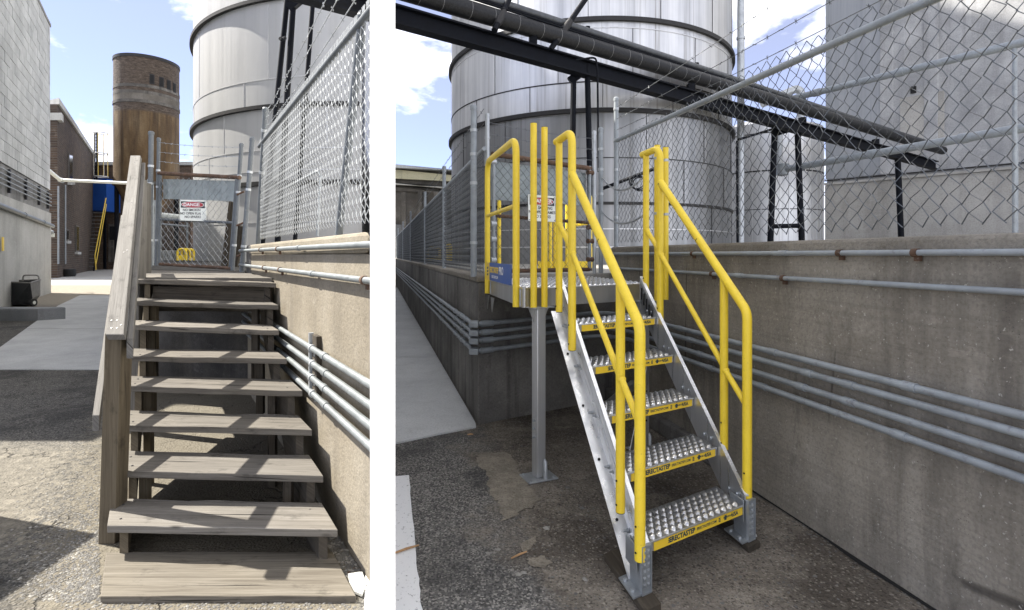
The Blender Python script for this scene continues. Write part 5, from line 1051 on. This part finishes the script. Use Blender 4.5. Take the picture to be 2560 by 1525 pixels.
for Y in (20.6, 19.6): MB().prism([GB(Y, 4.7, -.06), GB(Y-.28, 4.7, -.06), GB(Y-.28, 4.7, .1), GB(Y, 4.7, .1)], (0, 0, 9)).build('pilaster', GREYB, t, smooth=False)
MB().prism([GB(20.15, 5.3, -.03), GB(19.2, 5.3, -.03), GB(19.2, 5.3, .1), GB(20.15, 5.3, .1)], (0, 0, 2.2)).build('patch_panel', BEIGEB, t, smooth=False)
MB().prism([GB(19.9, 7.6, -.06), GB(19.8, 7.6, -.06), GB(19.8, 7.6, .1), GB(19.9, 7.6, .1)], (0, 0, .26)).build('vent', HOLE, t, smooth=False)
for (xa_, xb_, y) in ((2125, 2200, 520), (2300, 2312, 525)): p = P(xa_, y, 20); 
for k, (x0, y0, x1, y1, Y0) in enumerate(((1977, 247, 2570, 103, 15.0), (1956, 424, 2575, 317, 16.0))):
    A = P(x0, y0, Y0); Yb = (A.x+.51*Y0)/((x1-CX)/F+.51); B_ = P(x1, y1, Yb)
    t = thing('pipe', ('upper grey pipe slanting across the grey building', 'lower grey pipe slanting across the grey building')[k], 'pipe', A, 'grey pipes in front of the grey building')
    MB().tube([A, B_+(B_-A)*.1], .10 if k else .085, 14).build('pipe', GALVP, t)
    for f in ((.45, .8) if k else (.15, .55)): c = A.lerp(B_, f); d = (B_-A).normalized(); MB().tube([c-d*.09, c+d*.09], .118 if k else .102, 12).build('coupling', GALVP, t)
    if k: MB().lathe([(.04, -.2), (.17, -.16), (.19, .16), (.04, .2)], A, 12).build('elbow', GALVP, t)
    c = A.lerp(B_, .96); MB().tube([V((c.x, c.y, 1.39)), c], .04, 8).build('stand', GALVP, t)

# cream building beyond the long fence
t = thing('cream_building', 'soot-stained cream building with a white ledge far beyond the dense fence', 'building', P(1050, 637, 34))
def slab(x0, x1, ya, yb, Y, d, mat, nm, sl=.10): b = MB(); b.prism([P(x0, yb, Y), P(x1, yb+(x1-x0)*sl*.5, Y), P(x1, ya+(x1-x0)*sl, Y), P(x0, ya, Y)], (0, d, 0)); return b.build(nm, mat, t, smooth=False)
slab(930, 1180, 412, 700, 34.3, 8, DARKB, 'wall'); slab(930, 1180, 418, 443, 34.0, .4, CREAM, 'cream_band'); slab(930, 1180, 405, 416, 33.6, 1.2, GALV, 'eave'); slab(930, 1180, 452, 458, 33.8, .5, BASEC, 'ledge'); slab(930, 1180, 462, 474, 34.1, .3, DARKB, 'stained_band'); slab(930, 1180, 558, 620, 34.0, .4, KERB, 'base_band', .05)
for x in (1010, 1050, 1090): MB().beam(P(x, 600, 33.9), P(x, 480, 33.9), .25, .2, up=V((0, 1, 0))).build('pilaster', DARKB, t)
yellow_guard(P(1086, 652, 19.0), .42, .45, (1, .3, 0), 'yellow safety rail far along the dense fence', 2)
yellow_guard(P(1122, 652, 14.0), .12, .42, (1, .3, 0), 'narrow yellow safety rail behind the nearer part of the dense fence', 2)
t = thing('yellow_frame', 'tall yellow rail frame with a toe plate behind the shaded gate', 'safety rail', P(1440, 680, 8.2))
for x, yt in ((1248, 468), (1376, 545), (1388, 545), (1418, 480), (1476, 490)): A = P(x, 668, 8.2); MB().tube([V((A.x, A.y, 1.395)), P(x, yt, 8.2)], .03, 10).build('post', YEL, t)
MB().prism([P(1345, 676, 8.2), P(1482, 676, 8.2), P(1482, 653, 8.2), P(1345, 653, 8.2)], (0, .01, 0)).build('toe_plate', YEL, t, smooth=False); MB().tube([P(1418, 566, 8.2), P(1476, 558, 8.2)], .02, 8).build('mid_rail', YEL, t)

# ------------------------------------------------------------------ small things on the ground
def pebble(c, s, b, n=5):
    c = V(c); ring_ = []
    vs_ = [c+Z*s*.55]; 
    for i in range(n): a_ = 2*math.pi*i/n+random.random()*.6; r_ = s*random.uniform(.65, 1.15); vs_.append(c+V((math.cos(a_)*r_, math.sin(a_)*r_, s*random.uniform(.02, .25))))
    fs = [(0, 1+i, 1+(i+1) % n) for i in range(n)]; base_ = len(vs_)
    for i in range(n): p = vs_[1+i]; vs_.append(V((c.x+(p.x-c.x)*.8, c.y+(p.y-c.y)*.8, -.002)))
    fs += [(1+i, 6+i, 6+(i+1) % n, 1+(i+1) % n) for i in range(n)]
    b.add(vs_, fs)
for nm, mat, n in (('gravel', STONED, 2600), ('gravel', STONE, 700)):
    b = MB()
    for i in range(n):
        f = random.random(); x = random.gauss(195, 75)-f*10; y = 1050+480*math.sqrt(random.random()); 
        if x > 248+ (y > 1370)*0 and y < 1500: x = 250-abs(random.gauss(0, 40))
        if y > 1505: x = random.uniform(150, 900)
        p = G(x, y); pebble(p, random.uniform(.0035, .010), b)
    for i in range(n//6): p = G(random.uniform(800, 895), random.uniform(1340, 1480)); pebble(WL(p.y, -random.uniform(.01, .10)), random.uniform(.004, .014), b)
    o = b.build(nm, mat, smooth=False, kind='stuff')
b = MB()
for i in range(420):
    p = G(random.uniform(1050, 2100), 1080+440*random.random())
    if p.x < WR(p.y).x-.02: pebble(p, random.uniform(.005, .012), b)
for i in range(1500):
    p = G(random.uniform(1030, 2060), 1060+460*random.random()**.8)
    if p.x < WR(p.y).x-.02: pebble(p, random.uniform(.002, .0055), b)
for i in range(260):
    Y = random.uniform(2.0, 5.2); pebble(WR(Y, -abs(random.gauss(.0, .03))), random.uniform(.004, .010), b)
b.build('gravel', STONED, smooth=False, kind='stuff')
def stone(p, s, lab, mat=STONE):
    b = MB(); pebble(p, s, b); o = b.build('stone', mat, loc=p, smooth=False); tag(o, lab, 'stone', 'loose stones on the ground')
for u, v_, s, lab in ((1045, 760, .022, 'flat dark stone chip just right of the platform leg plate'), (1128, 880, .02, 'flat dark stone chip midway from the leg plate to the stringer'), (915, 1000, .026, 'pale stone below the beige ground patch'), (750, 1275, .020, 'pale stone left of a pair near the second beige patch'), (785, 1262, .018, 'pale stone right of a pair near the second beige patch'), (1145, 1303, .020, 'lone pale stone left of the timber pad'), (632, 1127, .018, 'small white stone between painted line and beige patches'), (572, 1150, .018, 'small white stone nearer the painted line')): stone(N7(u, v_), s, lab, STONED if 'dark' in lab else STONE)
for k, (p0, p1, r, lab) in enumerate(((N7(0, 1165), N7(160, 1112), .007, 'reddish stick lying across the white painted line'), (N7(708, 1190), N7(800, 1150), .006, 'short tan stick between the two small beige patches'), (N7(740, 1330), N7(790, 1400), .004, 'grey twig below the small beige patches'), (N7(448, 452), N7(482, 450), .008, 'bit of tan wood at the edge of the pale path'))):
    o = MB().tube([p0+Z*(r+.006), p0.lerp(p1, .5)+V((.004, .004, r+.008)), p1+Z*(r+.006)], [r*.7, r, r*.6], 6).build('stick', STICK if 'grey' not in lab else STONED, loc=p0); tag(o, lab, 'stick', 'sticks on the ground')
b = MB(); q = [G(870, 1440, .01), G(905, 1434, .01), G(916, 1462, .01), G(905, 1492, .01), G(886, 1484, .01), G(874, 1462, .01)]; b.prism(q, (0, 0, .012)); o = b.build('tile_shard', BASEC, loc=q[0], smooth=False); tag(o, 'broken white tile lying between the plank and the sunlit wall', 'tile')
for k, (x, y, lab) in enumerate(((884, 1422, 'small red brick chip by the broken white tile'), (872, 1432, 'smaller rust chip beside the plank corner'))):
    b = MB(); pebble(G(x, y), .014, b); o = b.build('brick_chip', RUST, loc=G(x, y), smooth=False); tag(o, lab, 'chip')
